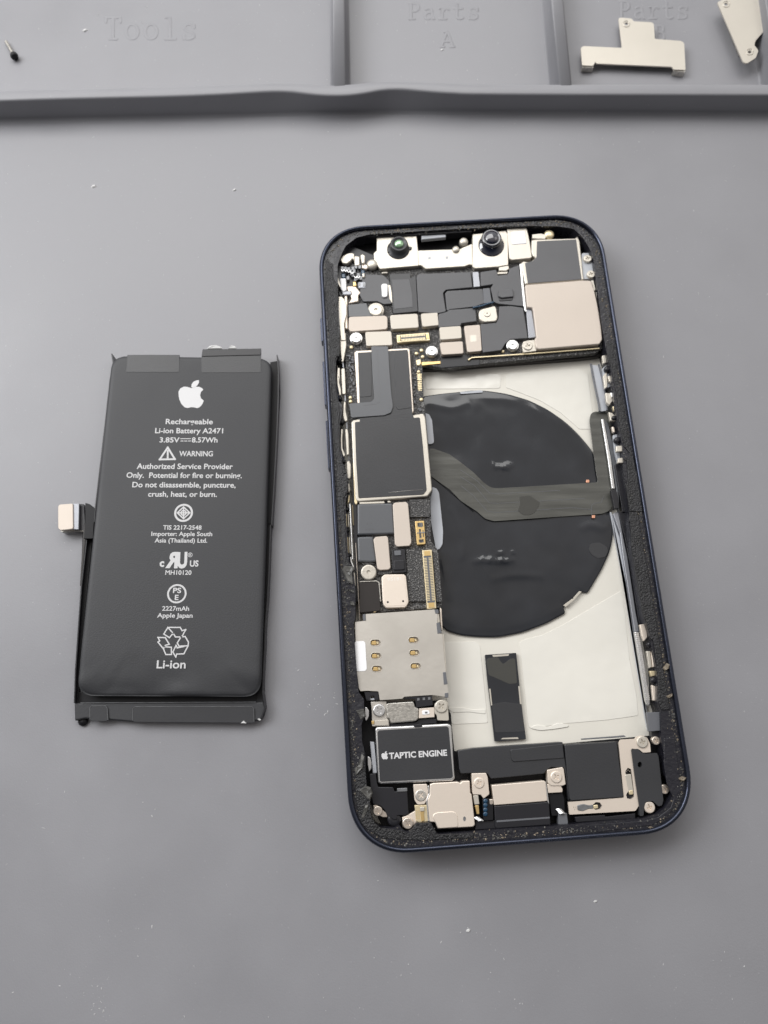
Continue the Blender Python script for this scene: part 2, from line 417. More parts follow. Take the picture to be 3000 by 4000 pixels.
# raised typewriter lettering
GL = {'T': ([[(0,1),(1,1)],[(0,1),(0,.78)],[(1,1),(1,.78)],[(.5,1),(.5,0)],[(.25,0),(.75,0)]], 1),
 'o': ([[(.5+.42*math.cos(a*math.pi/8), .34+.34*math.sin(a*math.pi/8)) for a in range(17)]], 1),
 'l': ([[(.2,1),(.5,1),(.5,0)],[(.12,0),(.88,0)]], 1),
 's': ([[(.85,.52),(.85,.66)],[(.85,.58),(.68,.67),(.4,.68),(.2,.6),(.18,.48),(.35,.38),(.65,.32),(.84,.22),(.82,.08),(.6,0),(.35,0),(.15,.1)],[(.15,.16),(.15,0)]], 1),
 'P': ([[(.2,1),(.2,0)],[(.05,1),(.6,1),(.82,.9),(.88,.74),(.82,.58),(.6,.48),(.2,.48)],[(.05,0),(.5,0)]], 1),
 'a': ([[(.2,.62),(.45,.68),(.68,.62),(.75,.48),(.75,.0),(.92,0)],[(.75,.4),(.45,.4),(.2,.32),(.12,.16),(.22,.02),(.45,0),(.75,.14)]], 1),
 'r': ([[(.12,.66),(.35,.66),(.35,0)],[(.1,0),(.7,0)],[(.35,.42),(.55,.62),(.75,.68),(.9,.6)]], 1),
 't': ([[(.35,.95),(.35,.15),(.48,.02),(.68,0),(.9,.08)],[(.1,.66),(.8,.66)]], 1),
 'A': ([[(.3,1),(.55,1),(.92,0)],[(.5,1),(.1,0)],[(.22,.36),(.8,.36)],[(0,0),(.3,0)],[(.72,0),(1,0)]], 1),
 'B': ([[(.2,1),(.2,0)],[(.05,1),(.6,1),(.8,.9),(.8,.65),(.6,.53),(.2,.53)],[(.6,.53),(.86,.42),(.88,.14),(.66,0),(.05,0)]], 1)}
def emboss(s, fr, x0, y0, x1, yb):
    parts = []; n = len(s); cw = (x1-x0)/n
    for i, ch in enumerate(s):
        for ln in GL[ch][0]:
            pts = [P(fr, (x0+cw*(i+.12+.76*u), yb-(yb-y0)*v), 0)+Vector((0, 0, .0)) for u, v in ln]
            # rounded ends
            r0 = .40; a_, b_ = (pts[0]-pts[1]).normalized(), (pts[-1]-pts[-2]).normalized()
            full = [pts[0]+a_*r0, pts[0]+a_*r0*.7]+pts+[pts[-1]+b_*r0*.7, pts[-1]+b_*r0]
            v, f = tube(None, full, r0, None, None, n=12, flat=.20)
            for ri, sc_ in ((0, .06), (1, .7), (len(full)-2, .7), (len(full)-1, .06)):
                for q in range(12): v[ri*12+q] = full[ri]+(v[ri*12+q]-full[ri])*sc_
            parts.append((v, f))
    o = joinm('lettering', parts, 'mat', matr, label='raised letters reading ' + s)
    for pl in o.data.polygons: pl.use_smooth = True
emboss('Tools', 'O', 448, 76, 858, 169)
emboss('Parts', 'Q', 100, 14, 418, 82); emboss('A', 'Q', 232, 138, 312, 202)
emboss('Parts', 'Q', 1010, 6, 1322, 80); emboss('B', 'Q', 1160, 112, 1225, 172)

# ================================================================== PHONE
PX, PY, PA = 22.593, 43.321, 0.06957; PW, PH = 64.2, 131.5
def loc(x, y):
    c, s = math.cos(PA), math.sin(PA); return (PX+c*x-s*y, PY+s*x+c*y)
def rrect(d, r, n=14):
    """rounded outline of the phone inset by d"""
    a, b = PW/2-d, PH/2-d; r = max(r-d, .5); out = []
    for cx, cy, t0 in ((a-r, b-r, 0), (-a+r, b-r, 90), (-a+r, -b+r, 180), (a-r, -b+r, 270)):
        for i in range(n+1):
            t = math.radians(t0+90*i/n); ct, st = math.cos(t), math.sin(t)
            k = 2/2.25
            out.append(loc(cx+r*math.copysign(abs(ct)**k, ct), cy+r*math.copysign(abs(st)**k, st)))
    return out
phone = empty('phone', (PX, PY, 0), 'opened smartphone body with dark navy frame and its circuitry exposed, right of the battery', 'phone')
ZR, ZL, ZF = 6.8, 6.0, 1.2
prof = [(3.0, .05), (.9, .1), (.25, .5), (.02, 1.2), (.0, 2.2), (0, ZR-.75), (.1, ZR-.35), (.3, ZR-.1), (.5, ZR), (.72, ZR-.06), (.88, ZR-.22), (.95, ZR-.5), (.95, ZL-.6)]
vs, fs = [], []
for d, z in prof: vs += [(x, y, z) for x, y in rrect(d, 11.2)]
N = len(rrect(0, 11))
for k in range(len(prof)-1):
    for i in range(N): j = (i+1) % N; fs.append((k*N+i, k*N+j, (k+1)*N+j, (k+1)*N+i))
fs.append(tuple(range(N)))
housing = meshobj('frame', vs, fs, 'navy', phone, smooth=True)
OPEN = [(1327,1300),(1320,1119),(1318,1040),(1330,1000),(1350,960),(1392,928),(1440,916),(1600,905),(1800,893),(1980,885),(2080,882),(2180,884),(2240,893),(2275,925),(2300,965),(2317,1005),(2333,1130),(2352,1276),(2361,1330),(2368,1374),(2388,1453),(2400,1580),(2417,1670),(2431,1742),(2436,1833),(2450,1923),(2457,2000),(2455,2037),(2467,2122),(2493,2285),(2514,2407),(2524,2439),(2540,2488),(2550,2541),(2564,2610),(2568,2671),(2568,2740),(2581,2773),(2583,2854),(2580,2882),(2593,2940),(2602,3030),(2625,3058),(2632,3083),(2626,3110),(2599,3154),(2566,3181),(2512,3197),(2246,3219),(2154,3227),(1937,3241),(1845,3250),(1711,3259),(1696,3248),(1686,3214),(1625,3212),(1613,3236),(1590,3250),(1570,3240),(1559,3222),(1543,3234),(1488,3234),(1465,3220),(1451,3193),(1445,3161),(1439,3122),(1435,3083),(1429,3024),(1427,2946),(1414,2895),(1412,2828),(1422,2801),(1422,2731),(1401,2704),(1392,2600),(1385,2500),(1381,2430),(1388,2420),(1389,2303),(1380,2219),(1363,2195),(1358,2134),(1349,1960),(1357,1929),(1361,1878),(1353,1841),(1337,1805),(1335,1782),(1329,1731),(1327,1653),(1333,1633),(1337,1582),(1321,1566),(1314,1516),(1312,1410),(1321,1390),(1328,1375)]
op = [tuple(P('s', p, ZL)[:2]) for p in rnd(OPEN, 6, 2)]
plate('inner_ledge', rrect(.93, 11.2), [op], ZL, ZL-ZF+.3, 'ledge', phone)
# spongy gasket strips on the ledge
def strip(fr, pts, z, th, m, name='gasket'):
    return slab(name, fr, pts, z, th, m, phone, r=4, bev=.1)
strip('L', [(392,0),(385,90),(398,100),(410,330),(478,700),(528,1000),(560,1090),(580,1200),(622,1240),(655,1480),(668,1640),(665,1820),(700,1900),(780,1900),(740,1650),(700,1400),(640,1000),(590,700),(520,300),(470,0)], ZL+.28, .4, 'foam')
strip('K', [(468,380),(478,560),(520,640),(590,1020),(600,1220),(640,1400),(655,1500),(740,1600),(700,1350),(640,1000),(590,700),(545,380)], ZL+.2, .35, 'foam')
strip('K', [(655,1640),(690,1660),(700,1850),(680,1930),(715,2200),(860,2212),(830,2000),(800,1800),(755,1600)], ZL+.25, .4, 'foam')
strip('E', [(300,20),(400,180),(400,320),(362,370),(372,520),(380,700),(395,980),(440,1060),(460,1110),(440,1220),(390,1230),(350,1110),(360,1020),(330,560),(305,420),(285,150)], ZL+.26, .4, 'foam')
strip('C', [(215,0),(320,0),(325,180),(280,260),(290,600),(330,780),(315,880),(330,1230),(360,1320),(390,1400),(300,1400),(270,1100),(255,820),(235,420)], ZL+.23, .35, 'foam')
strip('A2', [(300,760),(420,830),(420,1040),(500,1200),(500,1900),(525,2330),(380,2330),(330,1700),(290,1300)], ZL+.2, .35, 'foam')
strip('I', [(230,640),(310,440),(330,700),(340,830),(395,880),(370,980),(380,1100),(420,1190),(480,1235),(680,1260),(760,1290),(830,1190),(980,1190),(1040,1300),(1400,1290),(1400,1340),(900,1360),(500,1340),(330,1240),(260,1150),(230,930)], ZL+.2, .35, 'foam')
strip('J', [(800,690),(1240,655),(1330,630),(1420,560),(1440,500),(1390,380),(1370,250),(1370,60),(1450,60),(1480,300),(1500,420),(1470,520),(1390,640),(1280,690),(900,740)], ZL+.1, .3, 'ledge')
# crumbs of old adhesive round the lip
rg = rrect(1.2, 11.2, 30); parts, partsl = [], []
def along(ring, k):
    L = [math.dist(ring[i], ring[(i+1) % len(ring)]) for i in range(len(ring))]; T = sum(L); t = (k % 1)*T
    for i, l in enumerate(L):
        if t <= l: a, b = ring[i], ring[(i+1) % len(ring)]; u = t/max(l, 1e-9); return (a[0]+(b[0]-a[0])*u, a[1]+(b[1]-a[1])*u), ((b[0]-a[0])/max(l, 1e-9), (b[1]-a[1])/max(l, 1e-9))
        t -= l
for i in range(4200):
    k = random.random()
    if noise.noise(Vector((k*60, 0, 0))) < -.25 and random.random() < .75: continue
    (x, y), (tx, ty) = along(rg, k); d = abs(random.gauss(0, .62))
    nx, ny = -ty, tx
    c = (x+nx*d, y+ny*d, ZL+.02)
    (parts if random.random() < .80 else partsl).append(lump(c, random.choice((.05, .07, .09, .12, .2))*random.uniform(.8, 1.2), i))
for i in range(900):
    k = random.random(); (x, y), (tx, ty) = along(rg, k)
    if -(x-PX)*math.sin(PA)+(y-PY)*math.cos(PA) < PH/2-4: continue
    d = abs(random.gauss(0, .4)); c = (x-ty*d, y+tx*d, ZL+.05)
    (parts if random.random() < .5 else partsl).append(lump(c, random.uniform(.07, .2), i+7000))
o = joinm('adhesive_residue', parts, 'crumb', phone); o['kind'] = 'stuff'
o = joinm('adhesive_residue', partsl, 'crumbl', phone, label='tan crumbs of old adhesive along the rim'); o['kind'] = 'stuff'
# larger torn pieces of adhesive
def torn(fr, pts, z, m='crumb', h=.5):
    q = rnd(pts, 3, 2); v = [P(fr, p, z) for p in q]; c = sum(v, Vector())/len(v)
    vs = [(a.x, a.y, z-.05) for a in v]; n = len(v); fs = []
    for k, s in enumerate((.8, .5, .2)):
        for a in v:
            x, y = c.x+(a.x-c.x)*s, c.y+(a.y-c.y)*s
            vs.append((x, y, z+h*(.35+.5*(noise.noise(Vector((x*2.2, y*2.2, k)))+.5))))
    for k in range(3):
        for i in range(n): j = (i+1) % n; fs.append((k*n+i, k*n+j, (k+1)*n+j, (k+1)*n+i))
    fs.append(tuple(range(3*n, 4*n)))
    return vs, fs
pieces('torn_adhesive', [torn('V', [(400,370),(430,320),(520,330),(550,350),(520,400),(530,540),(470,520),(430,450)], ZL+.2),
      torn('V', [(470,590),(540,600),(540,640),(490,620)], ZL+.1), torn('V', [(490,730),(540,740),(550,790),(500,780)], ZL+.1),
      torn('V', [(560,1990),(650,1970),(680,2060),(620,2100)], ZL+.1, h=.4)], 'crumb', phone)
pieces('torn_adhesive', [torn('I', [(260,860),(320,815),(380,830),(400,890),(370,960),(330,930)], ZL+.2), torn('I', [(235,80),(310,60),(320,130),(280,140)], ZL+.1),
      torn('I', [(215,640),(250,620),(290,480),(320,520),(300,640),(230,720)], ZL+.1), torn('I', [(320,1000),(360,990),(350,1060),(300,1150),(280,1140)], ZL+.1)], 'crumb', phone)
pieces('torn_adhesive', [torn('J', [(1475,350),(1500,335),(1535,345),(1510,372),(1480,362)], ZL+.2), torn('L', [(710,1500),(745,1450),(780,1460),(775,1500),(730,1525)], ZL+.3),
      torn('L', [(740,1770),(800,1740),(805,1770),(760,1790)], ZL+.3), torn('J', [(1255,705),(1275,695),(1300,708),(1280,722)], ZL+.2)], 'crumbl', phone)
# side buttons on the left flank
for y0, y1 in ((1243, 1335), (1413, 1585), (1645, 1835)):
    a, b = P('s', (1250, y0), 4.5), P('s', (1250, y1), 4.5)
    def lx(v): return (-(v.x-PX)*math.sin(PA)+(v.y-PY)*math.cos(PA))
    ya, yb = lx(a), lx(b)
    solid('side_button', rnd([loc(-PW/2-.45, ya), loc(-PW/2+.1, ya), loc(-PW/2+.1, yb), loc(-PW/2-.45, yb)], .3), 2.4, 4.6, 'navy', phone, .1)

# ---- inside floor
bp = solid('back_panel', rrect(3.0, 9), .9, ZF, 'floor', phone, bev=.02)
slab('gap_backing', 's', [(1378,2690),(1445,2690),(1450,2745),(1735,2735),(1762,2790),(1764,2830),(1775,2935),(1850,2935),(2200,2905),(2560,2872),(2600,2940),(2610,3080),(2530,3190),(1900,3240),(1500,3240),(1440,3120)], 2.0, .75, 'dark', phone, r=6)  # black sheet added under the modules so the gaps between them are dark
slab('gap_backing', 's', [(1320,1000),(1400,905),(1500,895),(2240,868),(2320,930),(2385,1380),(1700,1440),(1330,1440)], 2.3, 1.0, 'dark', phone, r=10)  # second added sheet, blackening the gaps among the upper parts
film = [('D', [(-350,420),(380,410),(400,440),(395,540),(380,555),(-350,560)]),
        ('D', [(450,430),(500,400),(1180,360),(1270,420),(1300,700),(1330,900),(1300,960),(1180,960),(1000,800),(800,680),(600,600),(450,545)]),
        ('H', [(400,190),(440,170),(560,140),(700,70),(800,10),(1090,-160),(1120,0),(1150,300),(1200,560),(1210,690),(1000,720),(700,745),(480,778),(462,765)]),
        ('H', [(-160,190),(100,185),(130,210),(150,400),(175,640),(185,740),(-60,750),(-100,560)])]
for f, p in film: slab('adhesive_film', f, p, ZF+.08, .07, 'film', bp, r=14, bev=.03)
# torn glue left at the edges of the film
for f, p in (('H', [(470,775),(520,752),(600,768),(660,742),(720,748),(740,765),(640,782),(540,792)]), ('H', [(-90,640),(0,632),(90,650),(170,645),(172,680),(60,665),(-60,670)])):
    slab('glue_smear', f, p, ZF+.19, .12, 'film', bp, r=18, bev=.08)
coil = empty('charging_coil', P('s', (2000, 2000), ZF), parent=phone)
CO = [(1640,1548),(1733,1535),(1800,1529),(1835,1524),(1890,1523),(1976,1535),(2066,1561),(2141,1598),(2211,1647),(2262,1696),(2298,1739),(2319,1768),(2329,1849),(2337,1880),(2391,2022),(2397,2084),(2386,2147),(2354,2219),(2311,2292),(2294,2318),(2272,2309),(2236,2338),(2200,2374),(2212,2393),(2137,2434),(2041,2470),(1945,2489),(1858,2487),(1800,2481),(1748,2465),(1732,2450),(1640,2400)]
cring = [P('s', p, ZF+.7) for p in rnd(CO, 26, 6)]
dense = []
for i in range(len(cring)):
    a, b = cring[i], cring[(i+1) % len(cring)]; k = max(1, int((b-a).length/.6))
    for j in range(k): dense.append(a+(b-a)*j/k)
cc0 = P('s', (1960, 2010), ZF+.7); vs, fs = [], []; n = len(dense)
R = random.Random(21); RID = []   # wrinkles of the film: (points, height, half width)
for f, l, h_, w_ in (('F', [(80,815),(200,806),(330,814),(450,806)], .22, .55), ('F', [(230,965),(380,930),(520,925),(680,935)], .16, .8), ('E', [(1345,880),(1375,1050),(1400,1250),(1410,1400)], .22, .6),
                     ('C', [(1190,690),(1300,720),(1450,745),(1620,690)], .2, .9), ('F', [(240,44),(340,54),(440,28)], .15, .5), ('E', [(1420,450),(1500,600),(1560,820),(1540,1000)], .14, .6), ('F', [(960,560),(1050,520),(1180,560)], .16, .9)):
    RID.append(([P(f, q, 2).xy for q in cubic(l, 4)], h_, w_))
for cx, cy, sx_, nn in ((330, 745, 45, 8), (300, 800, 80, 9), (320, 55, 60, 9)):
    for _ in range(nn):
        x, y = cx+R.gauss(0, sx_), cy+R.gauss(0, 16); l = R.uniform(10, 34); dy = R.uniform(-8, 8)
        RID.append(([P('F', (x-l, y-dy), 2).xy, P('F', (x, y), 2).xy, P('F', (x+l, y+dy), 2).xy], R.uniform(.08, .16), R.uniform(.2, .34)))
def ridge(x, y):
    p = Vector((x, y)); t_ = 0
    for pts, h_, w_ in RID:
        if (pts[len(pts)//2]-p).length > 12: continue
        m_ = len(pts)-1; best = 9e9; u_ = 0
        for k_ in range(m_):
            a, b = pts[k_], pts[k_+1]; d = b-a; q = max(0, min(1, (p-a).dot(d)/max(d.dot(d), 1e-9)))
            dd = (a+d*q-p).length
            if dd < best: best, u_ = dd, (k_+q)/m_
        t_ += h_*math.exp(-(best/w_)**2)*math.sin(math.pi*min(max(u_, 0), 1))**.6
    return t_
RF = [1, 1, .995, .985, .975, .96]+[.94*(1-k/52) for k in range(51)]
for k, f_ in enumerate(RF):
    for p in dense:
        x, y = cc0.x+(p.x-cc0.x)*f_, cc0.y+(p.y-cc0.y)*f_
        z = ZF+.05 if k == 0 else ZF+.42 if k == 1 else ZF+.58
        if k > 1:
            e_ = min(1, (1-f_)/.06)
            z = ZF+.52+.12*e_ + e_*(.16*noise.noise(Vector((x*.11, y*.11, 2)))+.06*noise.noise(Vector((x*.33, y*.28, 5)))) + e_*ridge(x, y)
        vs.append((x, y, z))
for k in range(len(RF)-1):
    for i in range(n): j = (i+1) % n; fs.append((k*n+i, k*n+j, (k+1)*n+j, (k+1)*n+i))
fs.append(tuple(range((len(RF)-1)*n, len(RF)*n)))
meshobj('coil_disc', vs, fs, 'coil', coil, smooth=True)
slab('edge_tab', 'D', [(-10,590),(200,572),(222,580),(215,595),(0,610)], ZF+.82, .1, 'paleg', coil, r=3, bev=.02)
slab('edge_tab', 'F', [(830,1170),(905,1115),(960,1055),(980,1060),(920,1125),(850,1185)], ZF+.82, .1, 'pale', coil, r=3, bev=.02)
slab('edge_tab', 'F', [(912,1115),(905,1105),(900,1112),(908,1120)], ZF+.84, .1, 'dark', coil, r=1, bev=.01)
RB = [(1676,1755),(1690,1751),(1756,1774),(1799,1805),(1850,1845),(1890,1885),(1918,1904),(1945,1907),(2335,1884),(2319,1771),(2303,1640),(2308,1616),(2323,1607),(2374,1609),(2381,1652),(2413,1815),(2398,1916),(2396,1975),(2379,1996),(2354,2007),(1930,2036),(1896,2027),(1863,1998),(1800,1957),(1760,1915),(1690,1865),(1670,1850)]
rb = slab('ribbon_cable', 's', RB, ZF+1.0, .24, 'ribbon', coil, r=9, bev=.04)
joinm('trace_line', strokes('F', [[(0,75),(130,160),(235,262),(300,268),(800,240)],[(0,130),(110,200),(230,340),(300,345),(1000,305)],[(0,200),(100,280),(215,410),(300,418),(900,380),(1060,395)],[(1060,440),(1060,360),(1080,345),(1140,335),(1155,290)]], .09, ZF+1.02), 'flexg', rb)
slab('glue_patch', 'F', [(470,290),(560,280),(600,310),(640,335),(635,360),(600,420),(560,440),(510,440),(460,405),(480,350)], ZF+1.06, .06, 'gluep', rb, r=14, bev=.03)
slab('glue_patch', 'F', [(1050,670),(1120,660),(1180,690),(1195,730),(1170,780),(1110,790),(1060,760),(1035,720)], ZF+.79, .05, 'tape', coil, r=20, bev=.02)
for p in ((1028, 165), (1075, 452)): box4('solder_tip', 'F', p[0]-12, p[1]-12, p[0]+14, p[1]+12, ZF+1.1, .3, 'copper', coil, r=4)
tube('film_crease', [P('E', q, ZF+.80) for q in [(1250,165),(1400,290),(1520,390),(1659,505)]], .05, 'dark', coil, n=6)
for f, p in (('C', [(1170,800),(1215,810),(1245,870),(1265,1090),(1240,1110),(1205,1110)]), ('E', [(1245,260),(1290,275),(1315,320),(1355,700),(1350,830),(1320,880),(1285,890),(1235,620),(1225,350)])):
    slab('edge_pad', f, p, ZF+1.0, .3, 'paleg', coil, r=16, bev=.04)
# alignment strip
al = slab('magnet_strip', 'H', [(165,275),(378,262),(400,480),(415,620),(445,850),(380,856),(270,864),(230,865),(205,640),(180,440)], ZF+.75, .6, 'coil', phone, r=5, bev=.05)
slab('magnet_patch', 'H', [(212,612),(300,597),(415,612),(435,800),(235,805)], ZF+.79, .05, 'tape', al, r=12, bev=.02)
slab('magnet_patch', 'H', [(175,330),(180,300),(255,290),(270,320),(290,340),(340,300),(370,300),(385,470),(330,475),(220,425),(190,415)], ZF+.78, .04, 'gluep', al, r=12, bev=.02)
for q in ([(215,277),(330,270),(325,283),(220,290)], [(193,508),(203,506),(215,620),(206,622)], [(392,490),(402,490),(415,612),(404,612)], [(273,852),(285,843),(390,838),(395,850)]):
    slab('edge_tab', 'H', q, ZF+.82, .1, 'pale', al, r=2, bev=.02)

# ---- right hand flank: cables and springs
fl = empty('side_cable_set', P('s', (2450, 2000), 2), parent=phone)
slab('cable', 'K', [(305,620),(375,630),(425,800),(460,1000),(472,1118),(398,1128),(345,800)], 3.0, .5, 'paleg', fl, r=5)
for l in ([(298,612),(318,740),(352,900),(385,1060),(392,1128)], [(385,620),(420,760),(455,930),(472,1060),(476,1118)]): tube('cable_edge', [P('K', q, 3.1) for q in cubic(l, 3)], .22, 'greyp', fl)
slab('cable', 'K', [(412,1205),(440,1205),(480,1420),(520,1640),(562,1962),(528,1962),(482,1640)], 3.2, .6, 'silver', fl, r=5, bev=.12)
slab('cable', 'K', [(440,1200),(490,1260),(540,1500),(600,1800),(605,2212),(590,2212),(575,1980),(520,1620)], 3.0, .6, 'flexg', fl, r=5)
slab('cable', 'L', [(235,20),(255,0),(285,0),(340,280),(372,430),(450,950),(488,1150),(440,1150),(330,440),(300,200)], 2.8, .8, 'flexl', fl, r=5, bev=.15)
slab('cable', 'L', [(205,0),(222,0),(300,250),(330,450),(435,1150),(500,1550),(560,1900),(575,2100),(545,1950),(525,1800),(450,1350),(395,1000),(350,700)], 2.2, 1.0, 'paleg', fl, r=4, bev=.2)
bl = slab('ribbed_cable', 'L', [(440,1150),(485,1150),(530,1400),(560,1600),(592,1800),(592,1848),(578,1866),(560,1850),(545,1810),(490,1450)], 3.6, .8, 'silver', fl, r=6, bev=.2)
parts = []
for i in range(34):
    t = i/33; a = (445+t*100, 1165+t*640); b = (487+t*100, 1160+t*640)
    parts.append(tube(None, [P('L', a, 3.6), P('L', b, 3.6)], .11, None, None, n=6))
joinm('cable_ribs', parts, 'silver', bl)
slab('black_channel', 'K', [(560,1700),(600,1690),(650,1760),(680,1960),(760,2212),(640,2212),(590,1900)], 3.6, 2, 'blk', fl, r=4)
slab('black_channel', 'L', [(285,0),(380,0),(375,90),(400,300),(470,700),(515,1000),(545,1060),(485,1075),(470,980),(395,500),(350,260)], 3.2, 1.8, 'blk', fl, r=4)
slab('black_clip', 'K', [(515,1975),(570,1965),(590,2050),(605,2170),(555,2180)], 4.0, 1, 'blk', fl, r=4)
BITS = [('K', [(420,520),(460,515),(470,600),(430,612)], 4.8, 'pale'), ('K', [(425,660),(470,620),(515,660),(505,860),(450,885)], 4.2, 'paleg'),
 ('K', [(432,740),(470,700),(480,860),(450,880)], 4.6, 'pale'), ('K', [(483,740),(515,740),(520,810),(495,800)], 5.2, 'pale'), ('K', [(455,925),(530,925),(535,1010),(500,1060),(470,1030)], 4.7, 'pale'),
 ('K', [(510,920),(540,925),(548,975),(525,970)], 5.2, 'silver'), ('K', [(535,1070),(560,1065),(575,1120),(550,1120)], 5.2, 'goldl'), ('K', [(490,1130),(530,1140),(580,1190),(570,1230),(510,1225)], 4.8, 'pale'),
 ('K', [(525,1290),(550,1290),(562,1350),(540,1350)], 4.6, 'cream'), ('K', [(540,1380),(580,1370),(640,1470),(660,1680),(590,1680),(560,1560)], 4.0, 'paleg'), ('K', [(570,1500),(660,1490),(668,1555),(575,1562)], 5.6, 'pale'),
 ('K', [(595,1630),(685,1620),(680,1680),(590,1682)], 5.6, 'pale'), ('L', [(490,1080),(545,1075),(565,1200),(530,1240),(512,1190)], 4.8, 'cream'),
 ('L', [(555,1335),(590,1335),(606,1490),(580,1500)], 4.8, 'pale'), ('L', [(598,1335),(636,1335),(650,1485),(614,1490)], 5.0, 'cream'), ('L', [(585,1525),(640,1525),(650,1570),(600,1580)], 4.8, 'goldl'),
 ('L', [(605,1660),(640,1672),(655,1815),(620,1810)], 4.8, 'cream'), ('L', [(555,1925),(690,1920),(695,2100),(580,2110)], 5.2, 'greyp')]
for f, p, z, m in BITS: slab('spring_contact' if m != 'greyp' else 'plastic_block', f, p, z, .8, m, fl, r=5, bev=.12)
for f, c, r, z in (('K', (482, 660), 34, 5.2), ('K', (590, 1430), 36, 5.2), ('K', (552, 1190), 26, 5.3), ('L', (630, 1615), 32, 5.2), ('L', (590, 1270), 28, 5.2)):
    q = P(f, c, z); k = r*mmpp(f, c, z); lathe('rubber_plug', q, [(k, z-1), (k, z-.4), (k*.8, z-.1), (k*.4, z)], 'blk', fl)
parts = []
for i in range(26):
    t = i/25; c = P('K', (515+t*40+random.uniform(-7, 7), 800+t*260), 5.1)
    parts.append(lump(c, random.uniform(.1, .2), i+900))
joinm('solder_beads', parts, 'silver', fl)

# ---- left hand flank
lf = empty('button_cable_set', P('s', (1345, 1700), 2), parent=phone)
LB = [('A2', [(510,1360),(560,1360),(600,1400),(640,1500),(640,1650),(600,1800),(622,2074),(545,2074),(500,1600)], 5.2, 'pale'),
 ('C', [(325,0),(385,0),(390,130),(362,285),(342,292),(332,180)], 5.0, 'pale'), ('C', [(338,365),(350,350),(375,355),(385,600),(375,612),(350,610)], 5.0, 'pale'), ('C', [(365,682),(385,690),(383,770),(402,870),(385,885),(370,878),(355,820)], 5.0, 'pale'),
 ('C', [(378,960),(400,955),(410,1000),(417,1210),(395,1222)], 5.0, 'pale'), ('C', [(345,280),(362,285),(370,350),(355,350)], 4.6, 'flexl'), ('C', [(370,612),(385,612),(388,685),(372,685)], 4.6, 'flexl'), ('C', [(388,885),(400,880),(405,955),(390,955)], 4.6, 'flexl'), ('C', [(410,1222),(420,1225),(420,1290),(412,1290)], 4.6, 'flexl'),
 ('C', [(302,345),(325,350),(326,440),(318,490),(335,560),(338,620),(322,625),(300,520),(295,450)], 5.4, 'pale'), ('C', [(338,955),(357,962),(350,1040),(352,1150),(378,1215),(370,1235),(358,1230),(335,1160),(332,1050)], 5.4, 'pale'),
 ('C', [(398,1300),(415,1290),(432,1320),(436,1404),(405,1404)], 5.0, 'pale'), ('E', [(398,5),(420,0),(435,40),(432,160),(418,182),(400,170),(395,60)], 5.2, 'pale'), ('E', [(402,230),(418,225),(428,290),(415,320)], 5.1, 'pale'), ('E', [(412,345),(424,340),(420,400),(408,425),(400,420)], 5.0, 'goldl'),
 ('E', [(384,525),(394,525),(400,657),(390,660)], 5.4, 'goldl'), ('E', [(405,530),(413,530),(420,662),(412,662)], 5.4, 'pale'), ('E', [(420,425),(432,425),(460,980),(448,990)], 5.4, 'silver'), ('E', [(398,757),(408,757),(413,920),(403,920)], 5.4, 'goldl'), ('E', [(416,757),(424,757),(432,925),(424,925)], 5.4, 'pale'),
 ('E', [(425,955),(440,960),(445,1000),(470,1060),(455,1065),(430,1010)], 5.4, 'silver'), ('E', [(458,1100),(475,1120),(482,1240),(470,1270),(455,1180)], 5.6, 'pale'), ('E', [(445,440),(456,440),(466,640),(454,640)], 4.8, 'goldl'),
 ('G', [(445,1180),(465,1180),(488,1215),(488,1270),(470,1310),(455,1320),(445,1290)], 4.8, 'silver'), ('I', [(345,520),(370,530),(385,580),(385,640),(362,680),(345,600)], 4.6, 'silver'), ('I', [(370,375),(412,378),(430,560),(440,690),(400,690)], 4.0, 'paleg')]
for f, p, z, m in LB: slab('spring_contact', f, p, z, .9, m, lf, r=5, bev=.12)
for f, c, r in (('C', (318, 262), 30), ('C', (348, 880), 28), ('C', (365, 1275), 20), ('C', (330, 650), 20), ('E', (398, 480), 22), ('E', (402, 690), 20), ('E', (418, 935), 20)):
    q = P(f, c, 5.3); k = r*mmpp(f, c, 5.3); lathe('rubber_plug', q, [(k, 4.2), (k, 5.), (k*.8, 5.2), (k*.5, 5.3)], 'dark', lf)
slab('black_channel', 'E', [(440,0),(470,0),(495,420),(510,1404),(490,1404),(470,900),(448,400)], 4.4, 3, 'blk', lf, r=2)
slab('shield_edge', 'E', [(455,0),(470,0),(500,420),(488,438),(472,420)], 4.9, 1.5, 'goldl', lf, r=2)
slab('shield_edge', 'V', [(556,60),(562,60),(608,960),(600,960)], 5.0, 1.2, 'cream', lf, r=1)

# ---- logic board
ZB = 4.0
lb = slab('logic_board', 's', [(1330,1165),(1400,1110),(1440,1060),(2300,1000),(2340,1200),(2362,1350),(2340,1370),(2330,1378),(1840,1425),(1760,1440),(1650,1425),(1655,1560),(1662,1614),(1690,1920),(1678,1950),(1684,2008),(1682,2113),(1709,2145),(1717,2192),(1726,2372),(1400,2398),(1386,2000),(1365,1700),(1352,1480),(1345,1300)], ZB, 1.4, 'pcb', phone, r=8)
def sub(name, f, p, z, m, r=7, th=None, bev=.08, label=None):
    return slab(name, f, p, z, th or max(z-ZB+.3, .3), m, lb, r, bev, label)
sub('board_edge', 'D', [(-130,260),(60,235),(110,250),(700,208),(1380,160),(1440,180),(1420,225),(1350,240),(1160,262),(300,325),(-100,360),(-480,375),(-470,300),(-130,300)], 2.4, 'brown', th=1.2, r=4)
sub('board_rail', 'D', [(70,262),(110,240),(700,200),(1385,148),(1385,158),(700,212),(110,252),(80,275)], 4.6, 'goldl', th=.3, r=3, bev=.05)
